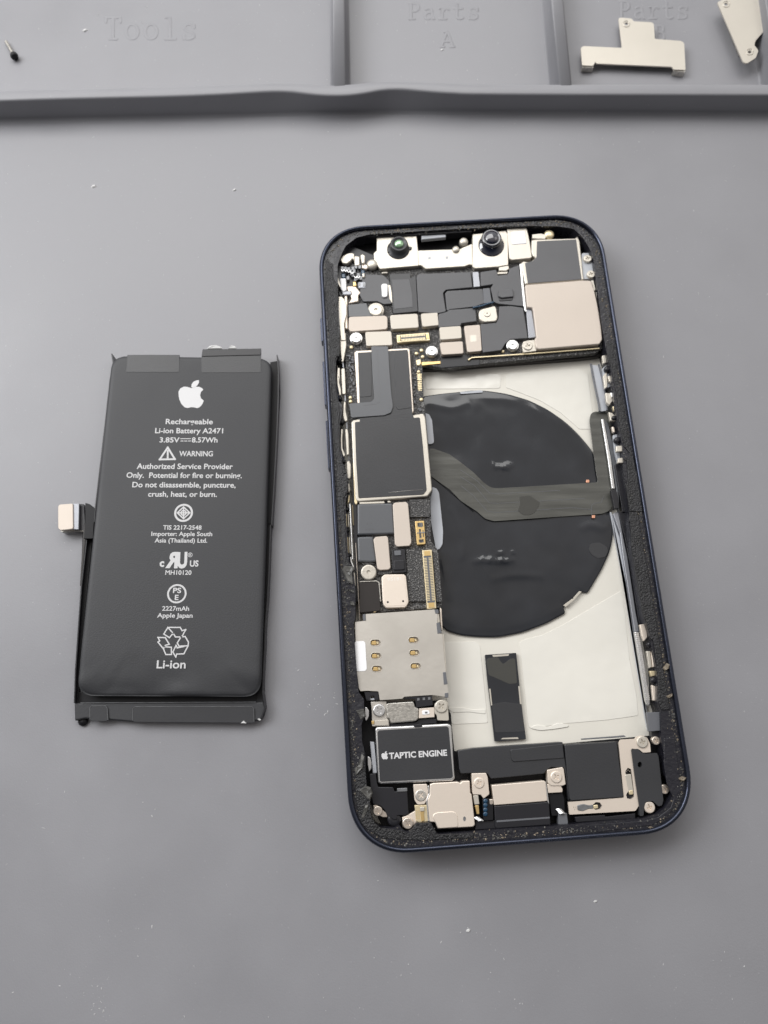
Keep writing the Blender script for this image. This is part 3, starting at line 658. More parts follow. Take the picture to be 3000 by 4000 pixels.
sub('gold_bar', 'C', [(1140,290),(1330,280),(1332,308),(1145,325)], 4.2, 'gold', r=3)
sub('black_block', 'C', [(1330,240),(1560,215),(1630,235),(1720,215),(1720,320),(1330,350)], 4.15, 'blk')
# face sensor assembly
fc = empty('front_camera_bar', P('s', (1850, 960), 4), parent=phone)
def fs_(name, f, p, z, m, r=8, th=2.2, bev=.15, label=None): return slab(name, f, p, z, th, m, fc, r, bev, label)
fs_('metal_bracket', 'A', [(693,322),(1092,308),(1108,470),(1112,608),(728,640),(705,610),(668,575),(662,480),(692,455)], 5.0, 'pale')
fs_('metal_bracket', 'B2', [(85,385),(500,372),(590,370),(640,345),(738,305),(745,560),(700,555),(650,575),(190,605),(140,565),(85,560)], 4.9, 'pale')
fs_('metal_bracket', 'B2', [(742,195),(1135,150),(1160,200),(1165,560),(1040,580),(768,600),(740,570)], 5.1, 'pale')
fs_('bracket_tab', 'B2', [(1050,575),(1165,560),(1178,600),(1140,628),(1055,626)], 4.9, 'pale')
fs_('bracket_tab', 'B2', [(1035,640),(1160,630),(1155,662),(1030,668)], 4.6, 'pale', th=1)
fs_('dark_wall', 'A', [(480,270),(1095,250),(1640,230),(1640,270),(1100,300),(690,320),(560,320),(480,310)], 5.4, 'blk')
fs_('sensor_module', 'B2', [(1148,130),(1378,118),(1400,200),(1420,300),(1442,465),(1420,478),(1205,500),(1175,480),(1160,300)], 5.3, 'pale')
fs_('sensor_window', 'B2', [(1195,165),(1362,152),(1382,305),(1205,318)], 5.42, 'white', r=18, th=.3, label='bright sensor window')
fs_('earpiece_plate', 'B2', [(138,188),(425,165),(428,230),(142,258)], 5.0, 'paleg', th=1)
for f, c, r in (('B2', (548, 365), 46), ('B2', (640, 270), 52), ('A2', (1050, 820), 88)):
    q = P(f, c, 5.4); k = r*mmpp(f, c, 5.4); lathe('contact_dome', q, [(k, 4), (k, 4.9), (k*.85, 5.25), (k*.5, 5.4), (k*.2, 5.43)], 'pale', fc)
for c in ((235, 475), (440, 470)): box4('locating_mark', 'B2', c[0]-16, c[1]-14, c[0]+16, c[1]+14, 4.93, .1, 'paleg', fc, r=8, bev=.02)
def lens(fr, c, r, base, rb, z0, z1, body, glass, gr):
    q0, q1 = P(fr, base, z0), P(fr, c, z1); k0, k1 = rb*mmpp(fr, base, z0), r*mmpp(fr, c, z1)
    n = 36; vs, f = [], []
    prof = [(q0, k0, z0-.4), (q0, k0, z0+.05), (q0, k0*.93, z0+.22), (q1, k1*1.12, z0+.3), (q1, k1*1.06, z1-.3), (q1, k1, z1-.05), (q1, k1*.93, z1), (q1, k1*.78, z1), (q1, k1*.72, z1-.15)]
    for q, k, z in prof:
        for i in range(n): a = 2*math.pi*i/n; vs.append((q.x+k*math.cos(a), q.y+k*math.sin(a), z))
    for j in range(len(prof)-1):
        for i in range(n): l = (i+1) % n; f.append((j*n+i, j*n+l, (j+1)*n+l, (j+1)*n+i))
    f.append(tuple(range((len(prof)-1)*n, len(prof)*n)))
    b = meshobj('camera_lens', vs, f, body, fc, smooth=True)
    g = k1*gr; vs, f = [], []
    for j in range(5):
        a2 = j/4*math.pi/2*.9
        for i in range(n): a = 2*math.pi*i/n; vs.append((q1.x+g*math.cos(a2)*math.cos(a), q1.y+g*math.cos(a2)*math.sin(a), z1-.12+g*.35*math.sin(a2)))
    for j in range(4):
        for i in range(n): l = (i+1) % n; f.append((j*n+i, j*n+l, (j+1)*n+l, (j+1)*n+i))
    f.append(tuple(range(4*n, 5*n)))
    meshobj('lens_glass', vs, f, glass, fc, smooth=True)
lens('A', (916, 385), 84, (908, 445), 112, 5.0, 6.3, 'tape', 'glassg', .55)
lens('B2', (968, 235), 112, (962, 325), 152, 5.1, 6.3, 'glassd', 'glassd', .75)
for q in ([(795,435),(830,420),(830,480),(800,470)], [(1010,410),(1045,420),(1040,440),(1010,450)]): fs_('lens_lug', 'A', q, 5.3, 'tape', r=4, th=.5)

# upper right shields
s1 = sub('shield_can', 'B', [(705,350),(740,343),(1140,332),(1165,310),(1188,360),(1228,748),(640,792),(600,580),(622,560),(690,570),(745,530),(718,510),(700,470)], 5.1, 'pale', bev=.25)
slab('shield_tape', 'B', [(760,362),(1150,345),(1205,742),(668,782),(640,580),(720,560),(755,520)], 5.18, .1, 'tapeg', s1, r=8, bev=.03)
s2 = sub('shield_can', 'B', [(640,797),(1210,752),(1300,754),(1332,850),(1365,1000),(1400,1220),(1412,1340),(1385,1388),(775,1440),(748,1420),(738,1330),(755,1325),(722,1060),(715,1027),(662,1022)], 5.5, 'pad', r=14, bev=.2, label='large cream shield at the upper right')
sub('shield_side', 'B', [(585,590),(605,585),(650,1020),(660,1070),(640,1060),(625,1000)], 4.9, 'silver', r=3)
sub('shield_side', 'B', [(1300,752),(1325,752),(1345,850),(1330,860)], 5.1, 'pale', r=3)
sub('shield_side', 'B', [(1345,870),(1372,940),(1400,1190),(1385,1210),(1365,1000)], 5.0, 'grain', r=3)
box4('screw_plate', 'B', 1205, 480, 1345, 740, 4.7, .8, 'paleg', lb, r=20)
for c in ((1266, 532), (1300, 688)):
    screw('B', c, 42, 5.3, 'pale', lb, 'cross')
q = P('B', (885, 285), 5.2); lathe('contact_dome', q, [(1.15, 4), (1.15, 4.8), (.9, 5.1), (.4, 5.2)], 'goldl', lb)
sub('contact_plate', 'B', [(712,295),(800,285),(860,300),(840,340),(716,335)], 4.9, 'pale')
# grey tapes in the middle
T = [('B2', [(80,700),(105,662),(720,640),(742,820),(430,850),(395,885),(405,960),(430,1105),(330,1130),(105,1112)], 5.0), ('B2', [(418,890),(445,862),(862,838),(882,1010),(760,1050),(470,1082),(455,1100),(438,1085)], 5.05),
 ('B2', [(440,1108),(470,1085),(775,1062),(790,1220),(610,1245),(600,1275),(340,1292),(340,1135)], 5.1), ('B2', [(835,640),(1020,612),(1040,680),(1160,668),(1175,600),(1285,560),(1320,800),(1350,1045),(1045,1015),(990,990),(955,830),(985,780),(960,790),(835,808)], 4.9),
 ('B2', [(1055,1045),(1200,1040),(1338,1062),(1395,1420),(1190,1432),(1130,1480),(1080,1562),(862,1590),(835,1255),(1020,1238),(1048,1180)], 5.05)]
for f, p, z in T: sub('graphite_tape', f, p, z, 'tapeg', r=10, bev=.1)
sub('raised_chip', 'B2', [(1048,850),(1218,842),(1226,930),(1085,945),(1045,925)], 5.35, 'tapeg', r=10, bev=.15)
sub('graphite_tape', 'B2', [(1045,935),(1225,925),(1210,975),(1060,985)], 5.0, 'blk', r=10)
sub('flex_strip', 'B2', [(742,640),(812,636),(832,812),(756,818)], 5.15, 'flexl', r=5, th=.3)
sub('flex_strip', 'B2', [(864,835),(942,828),(970,1000),(878,1012)], 5.15, 'greyp', r=5, th=.3)
sub('flex_strip', 'B2', [(1372,1085),(1435,1072),(1488,1408),(1402,1420)], 4.8, 'flexl', r=5, th=.4)
sub('graphite_tape', 'A', [(560,690),(760,700),(820,760),(845,985),(760,990),(700,960),(560,965),(520,890)], 4.6, 'tapeg', r=14)
sub('flex_strip', 'A', [(822,690),(1030,680),(1030,730),(1082,700),(1105,1062),(860,1085),(835,880)], 4.75, 'tape', r=6, th=.5)
sub('flex_strip', 'A', [(845,745),(1020,738),(1050,900),(1055,1020),(870,1040)], 4.8, 'tapeg', r=4, th=.3)
sub('reflective_pad', 'A', [(738,800),(755,785),(790,785),(803,800),(800,905),(785,918),(755,918),(745,905)], 5.0, 'white', r=8)
sub('reflective_pad', 'A', [(805,795),(830,800),(845,880),(848,980),(820,935)], 4.9, 'pale', r=6)
# bracket with post near the camera
sub('post_bracket', 'B2', [(850,1075),(960,1048),(1000,1035),(1020,1060),(1040,1175),(1020,1222),(870,1232),(825,1200),(812,1140),(820,1095)], 5.35, 'pale', r=18, bev=.2)
screw('B2', (915, 1130), 42, 5.5, 'pale', lb, 'hole')
tube('blue_wire', [P('B2', q, 5.4) for q in cubic([(745,1062),(850,1040),(930,1012),(990,998)], 4)], .22, 'blue', lb)
# cream connector covers
PADS = [('A', [(415,1125),(430,1115),(775,1103),(800,1120),(802,1225),(785,1240),(700,1248),(430,1264),(412,1235)], 'cream'), ('A', [(825,1108),(840,1098),(1090,1083),(1103,1095),(1112,1215),(1100,1225),(850,1240),(836,1228)], 'pale'),
 ('A', [(1133,1090),(1150,1082),(1300,1073),(1312,1200),(1160,1216),(1147,1205)], 'pale'), ('A', [(578,1275),(590,1265),(830,1258),(840,1270),(850,1390),(838,1400),(600,1408),(588,1398)], 'pale'),
 ('B2', [(350,1300),(365,1290),(595,1275),(607,1288),(615,1410),(603,1422),(378,1440),(363,1430)], 'pale'), ('B2', [(355,1482),(370,1470),(615,1455),(628,1466),(636,1590),(622,1602),(395,1616),(378,1604)], 'cream'),
 ('B2', [(642,1285),(655,1274),(820,1260),(832,1272),(852,1560),(840,1572),(695,1586),(680,1574)], 'cream'),
 ('E', [(852,440),(872,416),(985,408),(1006,428),(1040,815),(1020,848),(895,856),(874,832)], 'cream'), ('E', [(660,785),(680,758),(790,748),(806,766),(832,1066),(812,1084),(722,1090),(698,1072)], 'cream')]
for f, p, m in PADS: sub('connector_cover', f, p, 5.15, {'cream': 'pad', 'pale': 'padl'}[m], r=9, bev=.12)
sub('flex_tail', 'A', [(410,995),(590,978),(612,1040),(640,1085),(780,1098),(415,1118)], 5.0, 'flexg', r=6)
sub('cover_mark', 'B2', [(710,1385),(785,1380),(790,1460),(718,1468)], 5.17, 'pale', r=4, th=.04, bev=.01)
def socket(f, quad, nx, two, z=4.9, orient=0):
    """gold board-to-board socket with pin rows; quad tl,tr,br,bl, pins run tl->tr"""
    b = sub('board_connector', f, quad, z, 'goldl', r=5)
    tl, tr, br, bl = [P(f, p, z) for p in quad]
    def uv(u, v): return tl*(1-u)*(1-v)+tr*u*(1-v)+br*u*v+bl*(1-u)*v
    ch = [uv(.10, .10), uv(.90, .10), uv(.90, .90), uv(.10, .90)]
    solid('connector_well', [(p.x, p.y) for p in ch], z-.2, z+.02, 'greyp', b, .01)
    parts = []
    for i in range(nx):
        u = .13+.74*(i+.5)/nx; d = .74/nx*.27
        for v0, v1 in ((.06, .40), (.60, .94)):
            a = [uv(u-d, v0), uv(u+d, v0), uv(u+d, v1), uv(u-d, v1)]
            parts.append(prism([(p.x, p.y) for p in a], z, z+.09))
    joinm('connector_pins', parts, 'goldl', b)
    parts = []
    for u0, u1 in ((.02, .10), (.90, .98)):
        a = [uv(u0, .2), uv(u1, .2), uv(u1, .8), uv(u0, .8)]; parts.append(prism([(p.x, p.y) for p in a], z, z+.1))
    pieces('end_tab', parts, 'gold', b)
socket('A', [(892,1298), (1212,1272), (1224,1350), (897,1374)], 16, 1)
socket('E', [(1242,886), (1288,1470), (1195,1478), (1146,892)], 27, 1)
# power socket
b = sub('battery_socket', 'E', [(1075,602),(1165,596),(1180,830),(1095,838)], 4.9, 'gold', r=8)
for p in ([(1098,618),(1150,615),(1158,655),(1100,660)], [(1112,680),(1132,680),(1142,770),(1120,775)], [(1112,785),(1160,780),(1162,812),(1118,818)], [(1150,690),(1160,690),(1164,760),(1154,760)]):
    slab('socket_well', 'E', p, 4.93, .2, 'pcb', b, r=5, bev=.02)
joinm('socket_rib', strokes('E', [[(1122,625),(1128,655)], [(1140,625),(1140,655)], [(1100,720),(1170,715)]], .2, 4.97, .1), 'cap', b)
# standoffs and screws on the board
for f, c, r, m in (('A', (685, 1045), 76, 'pale'), ('A', (487, 1325), 60, 'silver'), ('B2', (262, 1572), 68, 'silver'), ('B2', (1215, 1500), 70, 'silver')):
    q = P(f, c, 5.0); k = r*mmpp(f, c, 5.0)
    lathe('standoff', q, [(k*1.08, ZB-.2), (k*1.08, 4.75), (k*.98, 4.85)], m, lb)
    screw(f, c, r*.88, 5.3, m, lb, 'hole')
sub('post_bracket', 'B2', [(1325,1500),(1340,1460),(1400,1445),(1490,1440),(1500,1570),(1340,1590)], 5.0, 'pale', r=16)
screw('B2', (1395, 1508), 56, 5.25, 'pale', lb)
screw('E', (612, 1110), 78, 5.2, 'pale', lb, 'hole', label='cream slotted standoff screw left of the pads')
joinm('screw_slot', strokes('E', [[(555,1102),(580,1104)], [(645,1088),(678,1084)], [(608,1150),(606,1178)], [(620,1040),(620,1070)]], .07, 5.22), 'grain', lb)
# stacked shield with flex
s3 = sub('shield_can', 'C', [(470,195),(490,178),(1000,152),(1022,165),(1062,775),(1052,800),(510,830),(500,690)], 4.9, 'cream', bev=.15)
slab('shield_tape', 'C', [(505,198),(1000,168),(1020,400),(1048,780),(1050,850),(505,870),(522,690)], 4.98, .1, 'tape', s3, r=6, bev=.03)
slab('tape_patch', 'C', [(512,205),(632,196),(648,400),(638,632),(530,642)], 5.06, .08, 'tape', s3, r=10, bev=.04)
slab('tape_patch', 'C', [(866,196),(985,168),(1005,182),(1046,745),(905,764),(885,740)], 5.06, .08, 'tape', s3, r=8, bev=.04)
s4 = sub('shield_can', 's', [(1372,1650),(1378,1641),(1412,1634),(1618,1620),(1654,1614),(1662,1630),(1688,1915),(1670,1939),(1398,1960),(1388,1950),(1378,1800)], 5.0, 'pale', r=6, bev=.22)
slab('shield_tape', 's', [(1386,1648),(1640,1630),(1652,1740),(1667,1915),(1654,1932),(1400,1946),(1391,1800)], 5.08, .1, 'tape', s4, r=6, bev=.04)
slab('shield_tape', 's', [(1405,1632),(1610,1612),(1620,1640),(1405,1660)], 5.06, .1, 'tape', s4, r=3, bev=.02)
tube('tape_scratch', [P('E', q, 5.1) for q in ((810,318),(1000,298),(1150,288))], .04, 'grain', s4, n=5)
fx = sub('flex_cable', 'C', [(638,133),(806,133),(822,400),(838,600),(856,735),(835,795),(770,822),(440,846),(418,705),(640,688),(668,655),(650,400)], 5.3, 'flexg', r=14, th=.25, bev=.05)
joinm('cable_fold_line', strokes('C', [[(700,170),(712,400),(728,640),(722,690),(690,712),(560,722)]], .08, 5.31), 'tapeg', fx)
# gold dots and chips beside the shields
for f, c, r in (('C', (1090,203), 19), ('C', (1140,172), 20), ('C', (1152,236), 19), ('C', (1138,662), 19), ('C', (440,140), 20), ('C', (430,643), 18), ('C', (432,682), 18), ('G', (455,210), 13), ('G', (487,205), 16), ('G', (545,220), 17), ('B2', (1100,1572), 20), ('C', (1112,385), 17)):
    q = P(f, c, 4.35); k = r*mmpp(f, c, 4.35); lathe('test_pad', q, [(k, ZB-.1), (k, 4.2), (k*.7, 4.32), (k*.3, 4.35)], 'goldl', lb)
sub('test_pad', 'C', [(1085,270),(1130,262),(1135,300),(1120,325),(1095,325)], 4.3, 'goldl', r=8)
text('board_print', 'N82M 9410', 'C', (1142,575), (1122,395), 30, 4.06, 'goldl', lb, bold=.02)
text('board_print', 'A', 'E', (1050,492), (1080,490), 42, 4.06, 'etch', lb); joinm('board_print', strokes('E', [[(1028,522),(1072,522)]], .1, 4.07), 'etch', lb)
caps = []; R = random.Random(3)
def chips(f, x0, y0, x1, y1, n, z=4.3, s=10):
    for _ in range(n):
        x, y = R.uniform(x0, x1), R.uniform(y0, y1); w, h = (s*R.uniform(.5, .9), s*R.uniform(.9, 1.6)); 
        if R.random() < .4: w, h = h, w
        caps.append(pprism(f, [(x-w, y-h), (x+w, y-h), (x+w, y+h), (x-w, y+h)], z+R.uniform(-.1, .15), .5, 2))
chips('C', 1060, 340, 1080, 720, 9, s=8); chips('C', 410, 200, 470, 640, 26, s=9); chips('C', 1110, 690, 1150, 780, 5, s=7)
pieces('chip_capacitor', caps, 'greyp', lb); caps = []
for i in range(9): caps.append(pprism('C', [(1102,410+i*18), (1142,408+i*18), (1143,417+i*18), (1103,419+i*18)], 4.12, .1))
joinm('etched_bars', caps, 'goldl', lb); caps = []
# lower board
sub('flex_cable', 'E', [(498,432),(520,428),(850,420),(872,728),(520,738),(500,735)], 5.0, 'flexg', r=12, bev=.35)
sub('flex_cable', 'E', [(498,762),(520,756),(655,752),(690,1005),(640,1010),(505,1006)], 5.0, 'flexg', r=12, bev=.35)
joinm('cable_dots', [pprism('E', circ(c, 7, 8), 5.05, .06) for c in ((600,625),(635,622),(590,684),(622,682),(655,678),(648,815),(650,860),(652,905))], 'tapeg', lb)
sub('metal_tab', 'E', [(520,412),(768,403),(772,424),(522,432)], 4.8, 'pale', r=3)
sub('metal_tab', 'E', [(800,400),(825,398),(840,412),(805,418)], 4.7, 'pale', r=3)
bk = sub('black_module', 'E', [(845,886),(975,880),(982,1000),(992,1112),(852,1120)], 4.9, 'blk', r=8)
slab('module_part', 'E', [(868,895),(935,892),(938,942),(872,945)], 5.1, .3, 'greyp', bk, r=8, bev=.1)
slab('module_part', 'E', [(860,992),(965,985),(975,1085),(862,1092)], 5.15, .3, 'blk', bk, r=14, bev=.15)
sub('dark_cover', 's', [(1404,2276),(1470,2270),(1480,2282),(1487,2385),(1404,2394)], 4.7, 'brown', r=6)
sub('frame_line', 'E', [(520,1200),(690,1192),(722,1210),(738,1404),(728,1404),(712,1222),(688,1204),(525,1212)], 4.85, 'grain', r=3)
mc = sub('shield_can', 'E', [(740,1160),(770,1132),(965,1130),(985,1148),(1012,1410),(990,1450),(975,1462),(790,1468),(760,1440),(752,1400)], 5.2, 'cream', r=12, bev=.15)
slab('shield_face', 'E', [(760,1170),(780,1150),(955,1148),(970,1165),(995,1400),(980,1440),(800,1450),(772,1425)], 5.24, .1, 'cream', mc, r=12, bev=.03)
text('shield_number', '95181', 'E', (800,1198), (938,1190), 34, 5.255, 'etch', mc, bold=.01)
for c in ((676, 132), (829, 123)):
    q = P('G', c, 5.26); lathe('locating_hole', q, [(.2, 5.2), (.2, 5.255)], 'dark', mc, n=14)
pieces('board_gasket', [pprism('E', p, 4.5, .6, 4) for p in ([(1020,385),(1215,382),(1228,520),(1215,560),(1020,560)], [(985,880),(1140,880),(1190,1400),(1010,1400)], [(535,1012),(640,1010),(680,1030),(560,1035)], [(700,1095),(840,1085),(848,1120),(710,1138)], [(1250,890),(1300,930),(1320,1100),(1345,1404),(1290,1404)])], 'pcb', lb)
# top left corner clutter
CL = [([(530,765),(565,705),(640,665),(700,650),(765,660),(762,780),(735,745),(700,790),(640,832),(570,822)], 5.0, 'pale'), ([(752,700),(850,705),(852,860),(772,862)], 4.8, 'pale'), ([(858,690),(895,665),(940,695),(935,820),(885,830)], 5.1, 'pale'),
 ([(880,840),(950,830),(1000,880),(960,925),(890,900)], 4.6, 'cream'), ([(868,930),(925,925),(945,1020),(890,1040)], 4.9, 'blue'), ([(885,980),(935,975),(935,1050),(895,1052)], 5.0, 'pale'), ([(550,985),(615,985),(625,1060),(560,1065)], 4.9, 'blue'),
 ([(530,1062),(628,1062),(640,1255),(590,1290),(545,1240)], 5.1, 'white'), ([(440,1045),(500,1040),(560,1230),(520,1210)], 5.0, 'pale'), ([(645,1190),(780,1190),(820,1240),(870,1300),(828,1345),(832,1440),(670,1472),(720,1385),(650,1250)], 4.7, 'cream'),
 ([(820,1120),(950,1118),(958,1225),(828,1230)], 4.7, 'flexl'), ([(735,1115),(790,1112),(805,1190),(745,1200)], 4.9, 'gold'), ([(560,1270),(720,1265),(725,1335),(575,1338)], 4.9, 'flexl'), ([(635,1020),(680,1015),(690,1075),(640,1080)], 4.7, 'cap'),
 ([(1200,960),(1310,955),(1300,985),(1210,990)], 4.6, 'pale'), ([(1000,910),(1130,870),(1150,900),(1040,965)], 4.3, 'brown'), ([(600,1340),(650,1340),(660,1890),(610,1880)], 4.6, 'cream')]
cc = empty('corner_parts', P('s', (1400, 1080), 4), parent=phone)
for p, z, m in CL: slab('small_part', 'A2', p, z, 1.2, m, cc, r=18, bev=.2)
caps = []
for x, y in [(575,940),(640,940),(700,950),(570,900),(620,905),(670,915),(740,905),(760,950),(720,985),(800,1060),(840,1050),(780,1080),(850,880),(790,880),(845,1170),(925,1168),(590,1310),(640,1310),(690,1290),(830,1010),(870,1060),(660,1060),(560,1110),(740,1010)]:
    caps.append(pprism('A2', [(x-20, y-26), (x+20, y-26), (x+20, y+26), (x-20, y+26)], 4.7+R.uniform(-.1, .2), .9, 5))
pieces('chip_capacitor', caps, 'cap', cc)
parts = []
for x, y in [(575,950),(625,955),(675,970),(725,990),(785,1060),(830,1055)]:
    parts.append(tube(None, [P('A2', (x+22*math.cos(a), y-26+26*math.sin(a)), 5.0) for a in [i*math.pi/6 for i in range(0, 7)]], .09, None, None, n=6))
pieces('spring_wire', parts, 'silver', cc)
slab('corner_board', 'A2', [(420,880),(560,600),(760,560),(1100,700),(1200,950),(1310,1100),(1260,1500),(980,1480),(700,1500),(520,1340),(500,1180)], 3.9, 1.5, 'blk', cc, r=20)

# ---- card reader
st_pts = [(455,252),(1138,206),(1158,215),(1172,240),(1170,440),(1222,455),(1240,700),(1262,900),(1280,1035),(1245,1075),(1120,1058),(840,1075),(820,1095),(597,1110),(582,1022),(470,1016),(402,1020),(388,990),(365,800),(350,330),(460,318)]
slots = [(552,537),(558,668),(568,797),(932,510),(940,638),(952,770)]
def stad(c, a, b):
    return [(c[0]+(a-b if math.cos(t) > 0 else -(a-b))+b*math.cos(t), c[1]+b*math.sin(t)-.03*0) for t in [2*math.pi*(i+.5)/20 for i in range(20)]]
cdr = plate_px('card_reader', 'G', st_pts, [stad(c, 50, 30) for c in slots], 5.4, .28, 'steel', phone, r=6)
solid('reader_base', [(v.x, v.y) for v in [P('G', p, 5.1) for p in [(465,262),(1130,215),(1150,450),(1205,465),(1262,1020),(840,1065),(610,1090),(590,1010),(405,1005),(360,340),(465,330)]]], 3.6, 4.7, 'cream', cdr, .05)
for c in slots:
    slab('contact_spring', 'G', [(c[0]-42,c[1]-18),(c[0]+8,c[1]-20),(c[0]+10,c[1]+20),(c[0]-40,c[1]+20)], 5.2, .35, 'gold', cdr, r=4, bev=.1)
    slab('contact_spring', 'G', [(c[0]+10,c[1]-14),(c[0]+34,c[1]-12),(c[0]+34,c[1]+14),(c[0]+10,c[1]+16)], 5.05, .3, 'goldl', cdr, r=4, bev=.1)
    pts = [P('G', p, 5.41) for p in stad(c, 52, 32)]; tube('slot_rim', pts+[pts[0]], .05, 'pale', cdr, n=6)
slab('white_label', 'G', [(345,540),(355,524),(435,520),(452,538),(467,800),(450,820),(372,824),(358,805)], 5.5, .12, 'white', cdr, r=10, bev=.03)
for p in ([(425,255),(453,250),(458,316),(430,320)], [(1140,206),(1178,205),(1185,245),(1152,248)], [(1160,342),(1192,335),(1215,438),(1172,450)], [(1225,832),(1255,830),(1272,950),(1235,955)], [(1243,1040),(1280,1035),(1280,1085),(1245,1085)]):
    slab('plastic_clip', 'G', p, 5.48, .6, 'greyp', cdr, r=4, bev=.06)
slab('reader_edge', 'G', [(1168,250),(1188,248),(1195,335),(1172,340)], 5.2, .5, 'pale', cdr, r=2)
slab('reader_edge', 'G', [(1222,455),(1236,456),(1262,830),(1248,832)], 5.3, .5, 'pale', cdr, r=2)
slab('reader_edge', 'G', [(1196,185),(1212,200),(1222,400),(1215,420),(1200,330)], 4.6, .8, 'cream', cdr, r=2)
bk = slab('black_connector', 'G', [(835,1080),(1118,1058),(1125,1160),(962,1185),(948,1100),(840,1098)], 5.2, 1, 'blk', cdr, r=5)
pieces('connector_pad', [pprism('G', [(x-12,y-12),(x+12,y-14),(x+13,y+10),(x-11,y+12)], 5.24, .1) for x, y in ((980,1102),(1035,1097),(1088,1093))], 'cap', bk)
slab('black_latch', 'G', [(442,1030),(580,1022),(588,1105),(545,1110),(540,1068),(500,1070),(500,1105),(460,1110)], 5.1, .9, 'blk', cdr, r=4)
slab('latch_spring', 'G', [(462,1060),(500,1058),(505,1095),(540,1090),(545,1108),(465,1112)], 4.8, .5, 'paleg', cdr, r=4)

# ---- antenna bracket
ab = empty('antenna_bracket', P('G', (900, 1230), 4), parent=phone)
slab('bracket_plate', 'G', [(505,1128),(662,1118),(668,1290),(690,1310),(690,1368),(520,1372),(515,1200)], 4.6, .8, 'steel', ab, r=5)
slab('bracket_plate', 'G', [(660,1150),(680,1138),(925,1122),(938,1135),(950,1178),(985,1190),(980,1300),(955,1320),(705,1342),(690,1300),(665,1285)], 5.0, 1.2, 'grain', ab, r=10, bev=.2)
slab('bracket_plate', 'G', [(990,1192),(1138,1182),(1142,1280),(985,1292)], 4.9, 1, 'cream', ab, r=5)
slab('white_square', 'G', [(1018,1212),(1088,1210),(1096,1250),(1020,1258)], 5.0, .2, 'white', ab, r=10)
slab('square_mark', 'G', [(1045,1225),(1070,1224),(1072,1242),(1048,1244)], 5.03, .1, 'cap', ab, r=3, bev=.01)
slab('bracket_plate', 'G', [(1140,1150),(1180,1110),(1240,1105),(1275,1130),(1285,1315),(1170,1312),(1165,1260),(1142,1240)], 4.9, .8, 'pale', ab, r=14)
slab('black_cable', 'G', [(985,1300),(1100,1290),(1165,1300),(1160,1340),(960,1350),(930,1400),(700,1400),(700,1350),(960,1330)], 4.3, .8, 'blk', ab, r=8)
slab('gold_pad', 'G', [(512,1318),(540,1315),(542,1350),(514,1352)], 4.75, .3, 'gold', ab, r=5)
slab('bracket_plate', 'G', [(545,1315),(680,1305),(685,1360),(550,1366)], 4.9, .5, 'pale', ab, r=6)
screw('G', (590, 1212), 62, 5.15, 'silver', ab, rot=.6); screw('G', (1210, 1172), 64, 5.2, 'pale', ab, rot=.7)

# ---- vibration motor
hm = slab('haptic_motor', 'I', [(420,250),(438,228),(700,218),(1140,194),(1172,205),(1182,225),(1218,742),(1195,768),(480,800),(452,785)], 4.9, 3.4, 'silver', phone, r=10, bev=.3)
slab('motor_label', 'I', [(445,278),(460,262),(1135,222),(1155,235),(1198,722),(1182,740),(485,776),(468,765)], 5.0, .15, 'tape', hm, r=8, bev=.04)
text('lettering', 'TAPTIC ENGINE', 'I', (562,546), (1140,513), 58, 5.012, 'iteng', hm, bold=.034, label='words TAPTIC ENGINE in pale capitals')
k = .345
ap = [pprism('I', [(485+(x-868)*k*1.08, 550-(514-y)*k*1.22+2) for x, y in q], 5.012, .012) for q in (APPLE, LEAF)]
joinm('logo', ap, 'iteng', hm)
slab('black_clip', 'I', [(800,205),(885,198),(895,222),(880,232),(820,236)], 5.1, .5, 'blk', hm, r=4)

# ---- bottom left
bl_ = empty('bottom_left_cluster', P('I', (600, 950), 3), parent=phone)
def bs(name, f, p, z, m, r=7, th=1.6, bev=.1, par=None): return slab(name, f, p, z, th, m, par or bl_, r, bev)
bs('black_cover', 'I', [(365,700),(428,688),(440,790),(452,828),(600,830),(618,875),(640,870),(640,850),(740,850),(756,1098),(700,1112),(640,1110),(640,1150),(610,1155),(540,1112),(520,1060),(470,1010),(400,1000),(382,900)], 4.8, 'blk', r=10)
bs('metal_tab', 'I', [(640,842),(742,836),(744,872),(645,878)], 5.0, 'cap', th=.5)
bs('metal_tab', 'I', [(400,1010),(440,1000),(500,1060),(545,1090),(545,1130),(500,1130),(420,1100)], 4.5, 'screwm', th=.6)
bs('metal_tab', 'I', [(690,1130),(740,1110),(830,1060),(850,1110),(860,1175),(820,1210),(700,1230)], 4.5, 'cream', th=.6)
q = P('I', (612, 1150), 4.6); lathe('round_plug', q, [(1.3, 3), (1.3, 4.3), (1.1, 4.5), (.5, 4.6)], 'blk', bl_)
screw('I', (448, 1068), 48, 4.9, 'screwm', bl_); screw('I', (748, 1190), 56, 5.0, 'screwm', bl_, rot=.8)
sp = bs('shield_can', 'I', [(970,800),(1000,788),(1250,775),(1270,790),(1290,768),(1365,765),(1372,890),(1385,900),(1418,1205),(1400,1225),(1044,1245),(1022,1180),(965,1175),(945,950),(968,900)], 5.1, 'cream', r=10, th=2.4, bev=.15)
bs('embossed_step', 'I', [(992,1130),(1005,1095),(1040,1080),(1200,1070),(1230,1085),(1245,1120),(1252,1228),(1045,1242),(1035,1200)], 5.2, 'cream', r=16, th=.3, bev=.12, par=sp)
bs('oval_mark', 'I', circ((1313, 1145), 14, 16, 24), 5.13, 'cap', r=0, th=.1, bev=.01, par=sp)
bs('bracket_plate', 'I', [(802,802),(938,798),(952,870),(948,945),(915,1000),(845,1005),(815,960)], 5.0, 'cream', r=10, th=1)
bs('bracket_plate', 'I', [(815,1010),(935,1005),(955,1170),(880,1182),(830,1170)], 4.8, 'goldl', r=6, th=1)
